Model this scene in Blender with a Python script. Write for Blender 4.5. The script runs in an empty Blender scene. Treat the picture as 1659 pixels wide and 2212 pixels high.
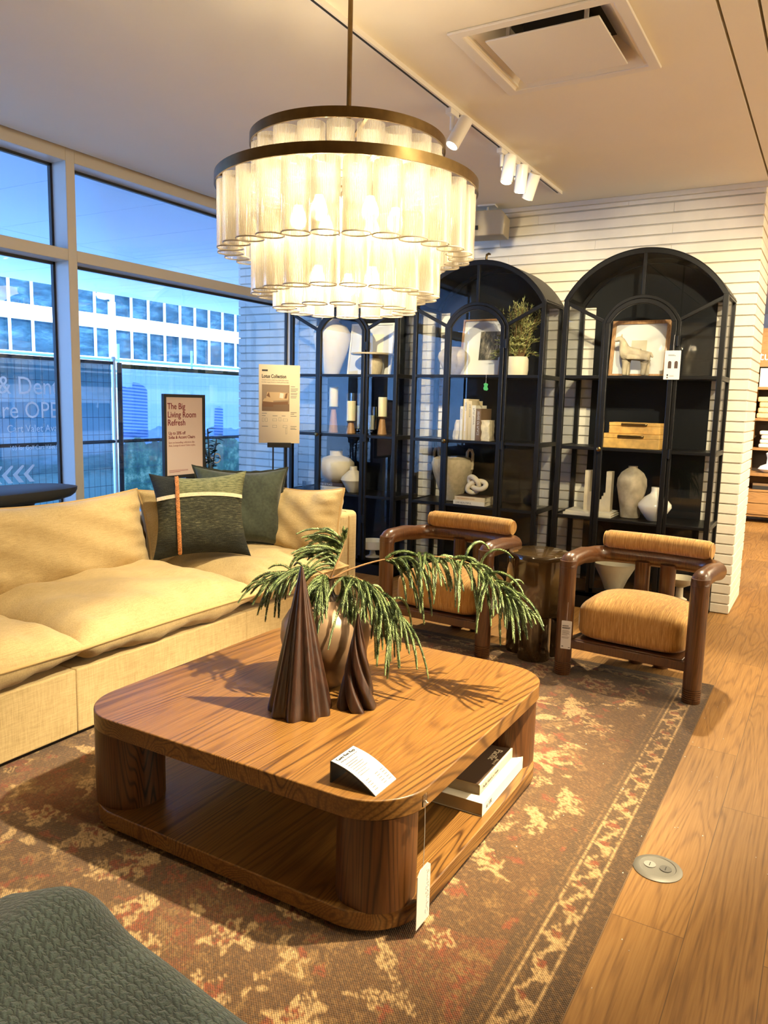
import bpy, math, random
import numpy as np
from mathutils import Vector, Matrix, Euler
random.seed(7)
sc = bpy.context.scene
COL = sc.collection
PI = math.pi

# ---------------------------------------------------------------- camera, light, exposure
cam = bpy.data.cameras.new('camera')
cam.sensor_fit = 'HORIZONTAL'
cam.sensor_width = 36.0
cam.lens = 36.0 * 1667.93 / 1659.0
cam.clip_start = 0.02
camo = bpy.data.objects.new('camera', cam)
COL.objects.link(camo)
sc.camera = camo


def camera_axes(yaw, pitch, roll):
    f = Vector((math.cos(yaw) * math.cos(pitch), math.sin(yaw) * math.cos(pitch), -math.sin(pitch)))
    r = Vector((math.sin(yaw), -math.cos(yaw), 0))
    u = r.cross(f)
    return math.cos(roll) * r + math.sin(roll) * u, -math.sin(roll) * r + math.cos(roll) * u, f


_r, _u, _f = camera_axes(0.524175, 0.142635, 0.025349)
camo.matrix_world = Matrix(((_r.x, _u.x, -_f.x, 0), (_r.y, _u.y, -_f.y, 0), (_r.z, _u.z, -_f.z, 1.5), (0, 0, 0, 1)))

sc.view_settings.view_transform = 'Standard'
sc.view_settings.look = 'None'
sc.view_settings.gamma = 1.0
sc.view_settings.use_curve_mapping = False
sc.view_settings.exposure = 0.12
sc.cycles.use_denoising = True
sc.cycles.max_bounces = 10
sc.cycles.diffuse_bounces = 4
sc.cycles.glossy_bounces = 4
sc.cycles.transmission_bounces = 6
sc.cycles.transparent_max_bounces = 48
sc.cycles.caustics_reflective = False
sc.cycles.caustics_refractive = False
sc.cycles.sample_clamp_indirect = 4.0

w = bpy.data.worlds.new('sky')
sc.world = w
w.use_nodes = True
_bg = w.node_tree.nodes['Background']
_bg.inputs[0].default_value = (0.22, 0.47, 1.0, 1)
_bg.inputs[1].default_value = 11.0


def sun(rot, energy, col, angle=0.01):
    l = bpy.data.lights.new('sun', 'SUN')
    l.energy = energy
    l.color = col
    l.angle = angle
    o = bpy.data.objects.new('sun', l)
    o.rotation_euler = rot
    COL.objects.link(o)


sun((math.radians(52), 0, math.radians(-14)), 9.0, (0.92, 0.97, 1.0))

WARM = (1.0, 0.84, 0.54)
KEY = 2.0


def spot(loc, target, watts, deg=50, blend=0.4, rad=0.035, col=WARM):
    l = bpy.data.lights.new('spot_beam', 'SPOT')
    l.energy = watts * KEY
    l.color = col
    l.spot_size = math.radians(deg)
    l.spot_blend = blend
    l.shadow_soft_size = rad
    o = bpy.data.objects.new('spot_beam', l)
    o.location = loc
    o.rotation_euler = (Vector(target) - Vector(loc)).to_track_quat('-Z', 'Y').to_euler()
    COL.objects.link(o)
    return o


def area(loc, target, watts, sx, sy, col=WARM):
    l = bpy.data.lights.new('unseen_area_light', 'AREA')
    l.shape = 'RECTANGLE'
    l.size = sx
    l.size_y = sy
    l.energy = watts
    l.color = col
    o = bpy.data.objects.new('unseen_area_light', l)
    o.location = loc
    o.rotation_euler = (Vector(target) - Vector(loc)).to_track_quat('-Z', 'Y').to_euler()
    COL.objects.link(o)
    return o


# track heads that light this corner (some hang outside the view)
spot((2.6, -0.1, 2.95), (2.50, 1.35, 0.4), 760, 52, 0.9)        # table, from the right
spot((2.1, 2.55, 2.95), (2.2, 3.35, 0.5), 66, 60, 0.8)         # sofa, left part
spot((3.10, 2.40, 2.95), (3.7, 3.25, 0.6), 115, 60, 0.8)        # sofa, right part
spot((3.88, 1.87, 2.80), (3.2, 2.7, 0.5), 30, 60, 0.7)          # head nearest the chandelier
spot((2.0, -0.2, 2.95), (2.3, 2.95, 0.3), 85, 34, 0.7)          # sofa front
spot((1.62, 0.2, 2.95), (0.60, 1.60, 0.0), 150, 46, 0.7)         # rug in front of the table
spot((5.35, 0.8, 2.95), (4.15, 0.85, 0.3), 235, 48, 0.6)         # right armchair
spot((5.4, 2.1, 2.95), (4.2, 2.05, 0.3), 235, 48, 0.6)           # left armchair
spot((3.0, 0.3, 2.95), (6.0, 1.2, 1.7), 205, 50, 0.7)           # right cabinet
spot((3.2, 0.9, 2.95), (6.0, 2.5, 1.7), 205, 50, 0.7)           # middle cabinet
spot((3.4, 2.75, 2.95), (6.0, 3.6, 1.7), 200, 50, 0.7)           # left cabinet
spot((4.6, -0.8, 2.95), (6.2, 0.6, 1.4), 110, 64, 0.7)          # brick pier
spot((9.5, -0.5, 2.95), (12.0, 0.6, 1.0), 520, 70, 0.5)         # shelves in the next room
spot((8.0, 0.0, 2.95), (9.0, 0.3, 0.0), 240, 80, 0.7)           # floor of the next room
spot((4.6, -1.2, 2.95), (4.1, 0.15, 0.0), 85, 58, 0.6)          # aisle floor by the rug corner
spot((2.7, -1.1, 2.95), (2.4, 0.05, 0.0), 60, 56, 0.6)          # aisle floor by the table
spot((6.6, -1.2, 2.95), (6.4, 0.0, 0.0), 110, 60, 0.6)          # aisle floor past the pier
area((4.2, -2.5, 2.98), (4.2, -2.0, 0), 120, 4.5, 1.8)          # unseen lamp added over the aisle; floor bounce brightens the ceiling
area((4.5, -4.05, 1.7), (4.5, 0.0, 2.5), 165, 6.0, 2.2)         # unseen upright lamp added to brighten the ceiling and right-hand sides
area((8.5, -2.0, 2.98), (8.5, -2.0, 0), 200, 3.0, 2.0)

# ---------------------------------------------------------------- helpers


class G:
    def __init__(s, name):
        s.m = bpy.data.materials.new(name)
        s.m.use_nodes = True
        s.t = s.m.node_tree
        s.b = s.t.nodes['Principled BSDF']
        s.out = s.t.nodes['Material Output']

    def n(s, typ, ins=None, **props):
        nd = s.t.nodes.new('ShaderNode' + typ)
        for k, v in props.items():
            setattr(nd, k, v)
        for k, v in (ins or {}).items():
            s.put(nd.inputs[k], v)
        return nd

    def put(s, sock, v):
        if isinstance(v, bpy.types.NodeSocket):
            s.t.links.new(v, sock)
        else:
            if isinstance(v, (tuple, list)) and len(v) == 3 and sock.type == 'RGBA':
                v = (*v, 1)
            sock.default_value = v

    def set(s, **kw):
        for k, v in kw.items():
            s.put(s.b.inputs[k.replace('_', ' ')], v)
        return s

    def mt(s, op, a, b=0.0, c=0.0):
        nd = s.n('Math', {0: a, 1: b, 2: c}, operation=op)
        return nd.outputs[0]

    def mix(s, f, a, b, blend='MIX'):
        nd = s.n('Mix', {0: f, 6: a, 7: b}, data_type='RGBA', blend_type=blend)
        return nd.outputs[2]

    def ramp(s, f, stops, interp='LINEAR'):
        nd = s.n('ValToRGB', {0: f})
        r = nd.color_ramp
        r.interpolation = interp
        while len(r.elements) < len(stops):
            r.elements.new(0.5)
        for e, (p, c) in zip(r.elements, stops):
            e.position = p
            e.color = (*c, 1) if len(c) == 3 else c
        return nd.outputs[0]

    def obj(s, scale=(1, 1, 1), rot=(0, 0, 0), loc=(0, 0, 0)):
        tc = s.n('TexCoord')
        mp = s.n('Mapping', {'Vector': tc.outputs['Object'], 'Scale': scale, 'Rotation': rot, 'Location': loc})
        return mp.outputs[0]

    def noise(s, vec, scale=5.0, detail=3.0, rough=0.5, dist=0.0, dim='3D', wv=0.0):
        nd = s.n('TexNoise', {'Vector': vec, 'Scale': scale, 'Detail': detail, 'Roughness': rough, 'Distortion': dist}, noise_dimensions=dim)
        if dim == '4D':
            s.put(nd.inputs['W'], wv)
        return nd.outputs[0]

    def bump(s, h, strength=0.3, dist=0.01):
        nd = s.n('Bump', {'Height': h, 'Strength': strength, 'Distance': dist})
        s.put(s.b.inputs['Normal'], nd.outputs[0])


def lin(r, g, b):
    def c(x):
        x /= 255.0
        return x / 12.92 if x <= 0.04045 else ((x + 0.055) / 1.055) ** 2.4
    return (c(r), c(g), c(b))


def plain(name, col, rough=0.5, metal=0.0, var=0.0, vscale=8.0, bump=0.0, bscale=60.0, **kw):
    g = G(name)
    g.set(Roughness=rough, Metallic=metal, **kw)
    if var:
        f = g.noise(g.obj(), vscale, 4)
        a = tuple(min(1, x * (1 - var)) for x in col)
        b = tuple(min(1, x * (1 + var)) for x in col)
        g.set(Base_Color=g.ramp(f, [(0.3, a), (0.7, b)]))
    else:
        g.set(Base_Color=col)
    if bump:
        g.bump(g.noise(g.obj(), bscale, 3), bump, 0.005)
    return g.m


def wood(name, dark, mid, light, axis=0, rings=16.0, freq=3.2, rough=0.42, coat=0.0, stretch=7.0, lw=0.6):
    g = G(name)
    s = [1.0, 1.0, 1.0]
    s[axis] = 1.0 / stretch
    co = g.obj(tuple(s))
    n1 = g.noise(co, freq, 2.5, 0.5, 0.5)
    bands = g.mt('SINE', g.mt('MULTIPLY', n1, rings * 6.283))
    bands = g.mt('MULTIPLY_ADD', bands, 0.5, 0.5)
    s2 = [150.0, 150.0, 150.0]
    s2[axis] = 5.0
    pores = g.noise(g.obj(tuple(s2)), 1.0, 2.0, 0.6)
    big = g.noise(co, freq * 1.7, 2.0)
    lines = g.mt('POWER', bands, 3.5)
    fade = g.ramp(g.noise(co, freq * 2.3, 2.0), [(0.35, (0.25, 0.25, 0.25)), (0.65, (1, 1, 1))])
    col = g.ramp(g.mt('ADD', g.mt('MULTIPLY', pores, 0.75), g.mt('MULTIPLY', big, 0.25)), [(0.34, light), (0.64, mid)])
    col = g.mix(g.mt('MULTIPLY', g.mt('MULTIPLY', lines, fade), lw), col, dark)
    g.set(Base_Color=col, Roughness=rough)
    g.set(Coat_Weight=coat, Coat_Roughness=0.2)
    g.bump(g.mt('ADD', pores, g.mt('MULTIPLY', lines, -0.5)), 0.12, 0.002)
    return g.m


def thin_glass(name, tint=(1, 1, 1), refl=1.0, rough=0.0):
    g = G(name)
    fr = g.n('Fresnel', {'IOR': 1.5})
    tr = g.n('BsdfTransparent', {'Color': tint})
    gl = g.n('BsdfGlossy', {'Color': (1, 1, 1), 'Roughness': rough})
    mx = g.n('MixShader', {0: g.mt('MULTIPLY', fr.outputs[0], refl), 1: tr.outputs[0], 2: gl.outputs[0]})
    g.t.links.new(mx.outputs[0], g.out.inputs[0])
    return g.m


def emit(name, col, strength):
    g = G(name)
    g.set(Base_Color=(0, 0, 0), Emission_Color=col, Emission_Strength=strength)
    return g.m


class MB:
    def __init__(s):
        s.v = []
        s.f = []

    def add(s, vs, fs):
        o = len(s.v)
        s.v += [tuple(p) for p in vs]
        s.f += [tuple(i + o for i in q) for q in fs]
        return s

    def box(s, x0, y0, z0, x1, y1, z1):
        vs = [(x0, y0, z0), (x1, y0, z0), (x1, y1, z0), (x0, y1, z0), (x0, y0, z1), (x1, y0, z1), (x1, y1, z1), (x0, y1, z1)]
        return s.add(vs, [(0, 3, 2, 1), (4, 5, 6, 7), (0, 1, 5, 4), (1, 2, 6, 5), (2, 3, 7, 6), (3, 0, 4, 7)])

    def bar(s, a, b, wx, wy, up=(0, 0, 1)):
        a = Vector(a)
        b = Vector(b)
        d = (b - a).normalized()
        u = Vector(up)
        if abs(d.dot(u)) > 0.95:
            u = Vector((1, 0, 0))
        x = d.cross(u).normalized() * (wx / 2)
        y = d.cross(x).normalized() * (wy / 2)
        vs = [p + i * x + j * y for p in (a, b) for i, j in ((-1, -1), (1, -1), (1, 1), (-1, 1))]
        return s.add(vs, [(0, 1, 2, 3), (7, 6, 5, 4), (0, 4, 5, 1), (1, 5, 6, 2), (2, 6, 7, 3), (3, 7, 4, 0)])

    def tube(s, pts, r, n=12, closed=False, cap=True):
        P = [Vector(p) for p in pts]
        m = len(P)
        rr = r if isinstance(r, (list, tuple)) else [r] * m
        vs = []
        prev = None
        for i in range(m):
            if closed:
                d = P[(i + 1) % m] - P[i - 1]
            else:
                d = P[min(i + 1, m - 1)] - P[max(i - 1, 0)]
            d = d.normalized() if d.length > 1e-9 else Vector((0, 0, 1))
            if prev is None:
                a = Vector((0, 0, 1)) if abs(d.z) < 0.9 else Vector((1, 0, 0))
                x = d.cross(a).normalized()
            else:
                x = (prev - d * prev.dot(d)).normalized()
            prev = x
            y = d.cross(x)
            for k in range(n):
                t = 2 * PI * k / n
                vs.append(P[i] + (x * math.cos(t) + y * math.sin(t)) * rr[i])
        fs = []
        for i in range(m if closed else m - 1):
            j = (i + 1) % m
            for k in range(n):
                l = (k + 1) % n
                fs.append((i * n + k, i * n + l, j * n + l, j * n + k))
        if cap and not closed:
            fs.append(tuple(range(n - 1, -1, -1)))
            fs.append(tuple((m - 1) * n + k for k in range(n)))
        return s.add(vs, fs)

    def cyl(s, a, b, r, n=24, r2=None):
        return s.tube([a, b], [r, r if r2 is None else r2], n)

    def lathe(s, prof, c=(0, 0, 0), n=40, mod=None, cap=True):
        vs = []
        for (r, z) in prof:
            for k in range(n):
                t = 2 * PI * k / n
                q = r * (mod(t, z) if mod else 1.0)
                vs.append((c[0] + q * math.cos(t), c[1] + q * math.sin(t), c[2] + z))
        fs = []
        for i in range(len(prof) - 1):
            for k in range(n):
                l = (k + 1) % n
                fs.append((i * n + k, i * n + l, (i + 1) * n + l, (i + 1) * n + k))
        if cap:
            fs.append(tuple(range(n - 1, -1, -1)))
            fs.append(tuple((len(prof) - 1) * n + k for k in range(n)))
        return s.add(vs, fs)

    def prism(s, poly, w0, w1, fn=lambda u, v, w: (u, v, w)):
        n = len(poly)
        vs = [fn(u, v, w0) for u, v in poly] + [fn(u, v, w1) for u, v in poly]
        fs = [tuple(range(n - 1, -1, -1)), tuple(range(n, 2 * n))]
        fs += [(i, (i + 1) % n, n + (i + 1) % n, n + i) for i in range(n)]
        return s.add(vs, fs)

    def ring(s, outer, inner, w0, w1, fn=lambda u, v, w: (u, v, w), closed=True):
        n = len(outer)
        vs = [fn(u, v, w) for w in (w0, w1) for pl in (outer, inner) for u, v in pl]
        O0, I0, O1, I1 = 0, n, 2 * n, 3 * n
        fs = []
        for i in range(n if closed else n - 1):
            j = (i + 1) % n
            fs += [(O0 + i, O0 + j, I0 + j, I0 + i), (O1 + j, O1 + i, I1 + i, I1 + j), (O0 + j, O0 + i, O1 + i, O1 + j), (I0 + i, I0 + j, I1 + j, I1 + i)]
        if not closed:
            fs += [(O0, I0, I1, O1), (I0 + n - 1, O0 + n - 1, O1 + n - 1, I1 + n - 1)]
        return s.add(vs, fs)

    def grid(s, fn, nu, nv):
        vs = [fn(i / nu, j / nv) for i in range(nu + 1) for j in range(nv + 1)]
        fs = [(i * (nv + 1) + j, (i + 1) * (nv + 1) + j, (i + 1) * (nv + 1) + j + 1, i * (nv + 1) + j + 1) for i in range(nu) for j in range(nv)]
        return s.add(vs, fs)

    def build(s, name, mat, parent=None, angle=38, bevel=0.0, seg=3, loc=None):
        me = bpy.data.meshes.new(name)
        me.from_pydata([tuple(p) for p in s.v], [], s.f)
        import bmesh
        bm = bmesh.new()
        bm.from_mesh(me)
        bmesh.ops.recalc_face_normals(bm, faces=bm.faces)
        bm.to_mesh(me)
        bm.free()
        for p in me.polygons:
            p.use_smooth = True
        me.set_sharp_from_angle(angle=math.radians(angle))
        me.materials.append(mat)
        o = bpy.data.objects.new(name, me)
        COL.objects.link(o)
        if parent is not None:
            o.parent = parent
        if loc is not None:
            o.location = loc
        if bevel:
            b = o.modifiers.new('bevel', 'BEVEL')
            b.width = bevel
            b.segments = seg
            b.limit_method = 'ANGLE'
            b.angle_limit = math.radians(40)
            b.harden_normals = False
        return o


def tag(o, label, cat, group=None):
    o['label'] = label
    o['category'] = cat
    if group:
        o['group'] = group
    return o


def thing(name, label, cat, loc=(0, 0, 0), rz=0.0, group=None):
    o = bpy.data.objects.new(name, None)
    o.empty_display_size = 0.1
    COL.objects.link(o)
    o.location = loc
    o.rotation_euler = (0, 0, rz)
    return tag(o, label, cat, group)


def structure(o):
    o['kind'] = 'structure'
    return o


def copy_tree(o, parent=None):
    c = o.copy()
    COL.objects.link(c)
    if parent is not None:
        c.parent = parent
    for ch in list(o.children):
        copy_tree(ch, c)
    return c


def text(name, body, size, mat, parent, loc, rot=(0, 0, 0), ax='LEFT', sx=1.0, ext=0.0004, bold=0.0):
    cu = bpy.data.curves.new(name, 'FONT')
    cu.body = body
    cu.size = size
    cu.extrude = ext
    cu.offset = bold
    cu.align_x = ax
    cu.resolution_u = 3
    cu.materials.append(mat)
    tmp = bpy.data.objects.new(name, cu)
    me = bpy.data.meshes.new_from_object(tmp)
    bpy.data.objects.remove(tmp)
    bpy.data.curves.remove(cu)
    me.name = name
    if not me.materials:
        me.materials.append(mat)
    o = bpy.data.objects.new(name, me)
    COL.objects.link(o)
    o.parent = parent
    o.location = loc
    o.rotation_euler = rot
    o.scale = (sx, 1, 1)
    return o


def rounded_rect(x0, y0, x1, y1, r, n=8):
    if not isinstance(r, (list, tuple)):
        r = [r] * 4
    out = []
    for (cx, cy, a), q in zip(((x0, y0, PI), (x1, y0, 1.5 * PI), (x1, y1, 0), (x0, y1, 0.5 * PI)), r):
        sx = 1 if cx == x0 else -1
        sy = 1 if cy == y0 else -1
        for i in range(n + 1):
            t = a + (PI / 2) * i / n
            out.append((cx + sx * q + q * math.cos(t), cy + sy * q + q * math.sin(t)))
    return out


def basis(origin, xa, ya):
    x = Vector(xa).normalized()
    y = Vector(ya)
    y = (y - x * y.dot(x)).normalized()
    z = x.cross(y)
    o = Vector(origin)
    return Matrix(((x.x, y.x, z.x, o.x), (x.y, y.y, z.y, o.y), (x.z, y.z, z.z, o.z), (0, 0, 0, 1)))


def cushion(w, h, t, pw=4.0, q=0.5, ear=0.06, n=30, wrinkle=0.004, seed=1, sag=0.0):
    """a stuffed cushion: w along x, h along y (from 0 to h), thickness t along z; returns mesh and outline."""
    rnd = random.Random(seed)
    ph = [rnd.uniform(0, 6.28) for _ in range(8)]

    def edge(u, v):
        x = w / 2 * u * (1 - ear * (1 - v * v) * abs(u) ** 2)
        y = h / 2 * v * (1 - ear * (1 - u * u) * abs(v) ** 2)
        return x, y

    def warp(a):
        return math.copysign(1 - (1 - abs(a)) ** 1.5, a)
    mb = MB()
    for sgn in (1, -1):
        def fn(a, b):
            u = warp(2 * a - 1)
            v = warp(2 * b - 1)
            x, y = edge(u, v)
            k = max(0.0, (1 - abs(u) ** pw) * (1 - abs(v) ** pw)) ** q
            wr = wrinkle * (math.sin(9 * u + ph[0] + 3 * v) * math.sin(5 * v + ph[1]) + 0.8 * math.sin(23 * u * (1 - 0.3 * v) + ph[2]) * max(0, abs(v) - 0.35) + 0.8 * math.sin(21 * v + ph[3]) * max(0, abs(u) - 0.5))
            z = sgn * (t / 2 * k + wr * min(1, k * 1.5))
            return (x, y + h / 2 - sag * (1 - u * u) * max(0, v) , z)
        mb.grid(fn, n, n)
    out = []
    m = 20
    for k in range(4 * m):
        s_, i = divmod(k, m)
        a = -1 + 2 * i / m
        u, v = ((a, -1), (1, a), (-a, 1), (-1, -a))[s_]
        x, y = edge(u, v)
        out.append((x, y + h / 2 - sag * (1 - u * u) * max(0, v), 0.0))
    return mb, out


# ---------------------------------------------------------------- materials
M = {}
M['ceiling'] = plain('ceiling_paint', (0.84, 0.79, 0.66), 0.8, var=0.03, vscale=1.0)
M['white'] = plain('white_paint', (0.78, 0.74, 0.66), 0.5)
M['store_wall'] = plain('store_wall', (0.20, 0.16, 0.12), 0.8)
M['frame_white'] = plain('window_frame_paint', (0.62, 0.58, 0.52), 0.45)
M['brick'] = plain('painted_brick', (0.74, 0.69, 0.60), 0.55, var=0.06, vscale=5.0, bump=0.25, bscale=45.0)
M['mortar'] = plain('painted_mortar', (0.50, 0.46, 0.39), 0.8)
M['black'] = plain('black_metal', (0.005, 0.005, 0.0055), 0.38, var=0.2, vscale=20, Specular_IOR_Level=0.22)
M['matte_black'] = plain('matte_black', (0.012, 0.012, 0.013), 0.55)
M['panel_black'] = plain('black_panel', (0.005, 0.006, 0.008), 0.6, Specular_IOR_Level=0.15)
M['glass'] = thin_glass('clear_glass', (0.97, 0.98, 0.98), 0.36)
M['window_glass'] = thin_glass('window_glass', (0.95, 0.98, 1.0), 0.28)
M['brass'] = plain('aged_brass', (0.19, 0.125, 0.052), 0.3, 1.0, var=0.15, vscale=30)
M['steel'] = plain('brushed_steel', (0.20, 0.19, 0.165), 0.5, 0.5)
M['paper'] = plain('white_card', (0.66, 0.65, 0.63), 0.5)
M['ink'] = plain('black_ink', (0.015, 0.014, 0.014), 0.6)
M['grey_ink'] = plain('grey_ink', (0.15, 0.14, 0.13), 0.6)
M['red_ink'] = plain('maroon_ink', (0.22, 0.012, 0.03), 0.6)
M['pale_red_ink'] = plain('pale_maroon_ink', (0.45, 0.20, 0.20), 0.6)
M['table_oak'] = wood('table_oak', lin(52, 28, 10), lin(114, 76, 35), lin(143, 103, 50), 0, 60, 2.3, 0.38, 0.2, 17, 0.85)
M['leg_oak'] = wood('leg_oak', lin(26, 12, 6), lin(80, 46, 20), lin(104, 64, 30), 2, 60, 3.6, 0.4, 0.2, 14, 1.0)
M['chair_wood'] = wood('chair_wood', lin(38, 20, 10), lin(76, 45, 24), lin(98, 62, 34), 2, 40, 3.5, 0.33, 0.3, 8, 0.6)
M['walnut'] = wood('walnut', lin(24, 12, 8), lin(44, 25, 17), lin(62, 37, 25), 2, 22, 3.5, 0.32, 0.25, 8, 0.6)
M['holder_wood'] = wood('light_wood', lin(120, 78, 40), lin(160, 116, 70), lin(186, 142, 92), 2, 30, 6.0, 0.5, 0, 7, 0.5)
M['burl'] = plain('burl_wood', lin(214, 168, 92), 0.45, var=0.22, vscale=22)
M['shelf_oak'] = wood('shelf_oak', lin(104, 72, 40), lin(146, 106, 62), lin(170, 128, 80), 1, 40, 3.0, 0.5, 0, 7, 0.5)
M['bronze'] = plain('bronze_glaze', (0.26, 0.165, 0.095), 0.36, 0.45, var=0.18, vscale=6)
M['dark_glaze'] = plain('dark_glaze', (0.035, 0.022, 0.014), 0.18, var=0.2, vscale=5)
M['side_table'] = plain('glazed_brown', (0.052, 0.031, 0.012), 0.07, var=0.3, vscale=4, Coat_Weight=0.8, Coat_Roughness=0.04)
M['ceramic'] = plain('cream_ceramic', lin(225, 212, 186), 0.6, var=0.06, vscale=14, bump=0.15, bscale=70)
M['stoneware'] = plain('sandy_stoneware', lin(188, 172, 142), 0.8, var=0.14, vscale=30, bump=0.4, bscale=90)
M['aged_clay'] = plain('aged_clay', lin(178, 164, 140), 0.8, var=0.4, vscale=11, bump=0.5, bscale=25)
M['gloss_white'] = plain('white_glaze', lin(236, 230, 216), 0.15)
M['marble'] = plain('travertine', lin(206, 192, 164), 0.5, var=0.12, vscale=14, bump=0.2, bscale=40)
M['rough_stone'] = plain('rough_stone', lin(226, 210, 176), 0.8, var=0.2, vscale=30, bump=0.9, bscale=30)
M['wax'] = plain('candle_wax', lin(240, 228, 190), 0.5, Subsurface_Weight=0.3)
M['page'] = plain('book_pages', lin(214, 200, 172), 0.8)
M['cover_white'] = plain('white_book_cover', lin(232, 224, 206), 0.45)
M['cover_cream'] = plain('cream_book_cover', lin(224, 206, 168), 0.45)
M['cover_tan'] = plain('tan_book_cover', lin(122, 96, 70), 0.5)
M['cover_dark'] = plain('brown_book_cover', lin(74, 56, 44), 0.5)
M['leaf'] = plain('dark_leaf', (0.012, 0.028, 0.012), 0.35)
M['bark'] = plain('twig_bark', lin(120, 88, 52), 0.8)
M['plastic_grey'] = plain('speaker_plastic', lin(176, 164, 140), 0.6)
M['lamp_white'] = plain('white_lamp', (0.80, 0.76, 0.68), 0.35)
M['lens'] = emit('lamp_lens', (1.0, 0.86, 0.62), 14)
M['bulb'] = emit('warm_bulb', (1.0, 0.82, 0.54), 110)


def m_needles(name, dark, light):
    g = G(name)
    f = g.noise(g.obj(), 45, 3)
    g.set(Base_Color=g.ramp(f, [(0.35, dark), (0.62, light)]), Roughness=0.55)
    return g.m


M['needle'] = m_needles('pine_needles', lin(50, 68, 36), lin(134, 150, 94))
M['cedar'] = m_needles('cedar_needles', lin(98, 110, 58), lin(190, 188, 120))


def m_tube():
    g = G('ribbed_glass')
    fr = g.n('Fresnel', {'IOR': 1.45})
    tr = g.n('BsdfTransparent', {'Color': (0.96, 0.95, 0.92)})
    gl = g.n('BsdfGlossy', {'Color': (1, 1, 1), 'Roughness': 0.08})
    tl = g.n('BsdfTranslucent', {'Color': (0.95, 0.92, 0.85)})
    df = g.n('BsdfDiffuse', {'Color': (0.95, 0.93, 0.88)})
    haze = g.n('MixShader', {0: 0.35, 1: tl.outputs[0], 2: df.outputs[0]})
    tc = g.n('TexCoord')
    sp = g.n('SeparateXYZ', {0: tc.outputs['Object']})
    ang = g.mt('ARCTAN2', sp.outputs[1], sp.outputs[0])
    rib = g.mt('MULTIPLY_ADD', g.mt('SINE', g.mt('MULTIPLY', ang, 52.0)), 0.5, 0.5)
    a = g.n('MixShader', {0: g.mt('MULTIPLY_ADD', rib, 0.20, 0.19), 1: tr.outputs[0], 2: haze.outputs[0]})
    b = g.n('MixShader', {0: g.mt('MULTIPLY', fr.outputs[0], 0.35), 1: a.outputs[0], 2: gl.outputs[0]})
    g.t.links.new(b.outputs[0], g.out.inputs[0])
    return g.m


M['tube'] = m_tube()


def m_fabric(name, a, b, weave=320.0, blotch=6.0, sheen=0.3, stretch=(1, 1, 1), bump=0.25, rough=0.9):
    g = G(name)
    co = g.obj()
    f = g.mt('ADD', g.mt('MULTIPLY', g.noise(g.obj(stretch), blotch, 4, 0.65), 0.6), g.mt('MULTIPLY', g.noise(g.obj((stretch[0] * 40, stretch[1] * 40, stretch[2] * 9)), 1.4, 3, 0.6), 0.4))
    g.set(Base_Color=g.ramp(f, [(0.34, a), (0.66, b)]), Roughness=rough, Sheen_Weight=sheen, Sheen_Roughness=0.4)
    h = g.mt('ADD', g.noise(co, weave, 2), g.mt('MULTIPLY', g.noise(co, 26, 3), 0.6))
    g.bump(h, bump, 0.004)
    return g.m


def m_chenille():
    g = G('tan_chenille')
    t1 = g.noise(g.obj((230, 230, 16)), 1.0, 2, 0.6)
    t2 = g.noise(g.obj((16, 230, 260)), 1.0, 2, 0.6)
    bl = g.noise(g.obj(), 6, 4, 0.6)
    f = g.mt('ADD', g.mt('MULTIPLY', g.mt('ADD', t1, t2), 0.36), g.mt('MULTIPLY', bl, 0.28))
    g.set(Base_Color=g.ramp(f, [(0.34, lin(168, 144, 98)), (0.66, lin(208, 183, 134))]), Roughness=0.9, Sheen_Weight=0.2, Sheen_Roughness=0.4)
    g.bump(g.mt('ADD', f, g.mt('MULTIPLY', g.noise(g.obj(), 24, 3), 0.5)), 0.3, 0.005)
    return g.m


M['sofa'] = m_chenille()
M['sofa_seam'] = plain('tan_piping', lin(186, 156, 106), 0.9)
M['velvet'] = m_fabric('green_velvet', lin(38, 44, 36), lin(70, 78, 64), 300, 7, 0.5, (1, 1, 1), 0.2)
M['velvet_edge'] = plain('dark_green_edge', lin(40, 44, 36), 0.9, var=0.3, vscale=90)


def m_mustard():
    g = G('mustard_slub')
    s1 = g.noise(g.obj((14, 90, 8)), 1.6, 4, 0.65)
    s2 = g.noise(g.obj((10, 260, 6)), 1.0, 2, 0.6)
    f = g.mt('ADD', g.mt('MULTIPLY', s1, 0.6), g.mt('MULTIPLY', s2, 0.4))
    g.set(Base_Color=g.ramp(f, [(0.34, lin(140, 96, 36)), (0.52, lin(180, 132, 60)), (0.68, lin(214, 174, 96))]), Roughness=0.85, Sheen_Weight=0.3)
    g.bump(f, 0.5, 0.004)
    return g.m


M['mustard'] = m_mustard()


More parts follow.
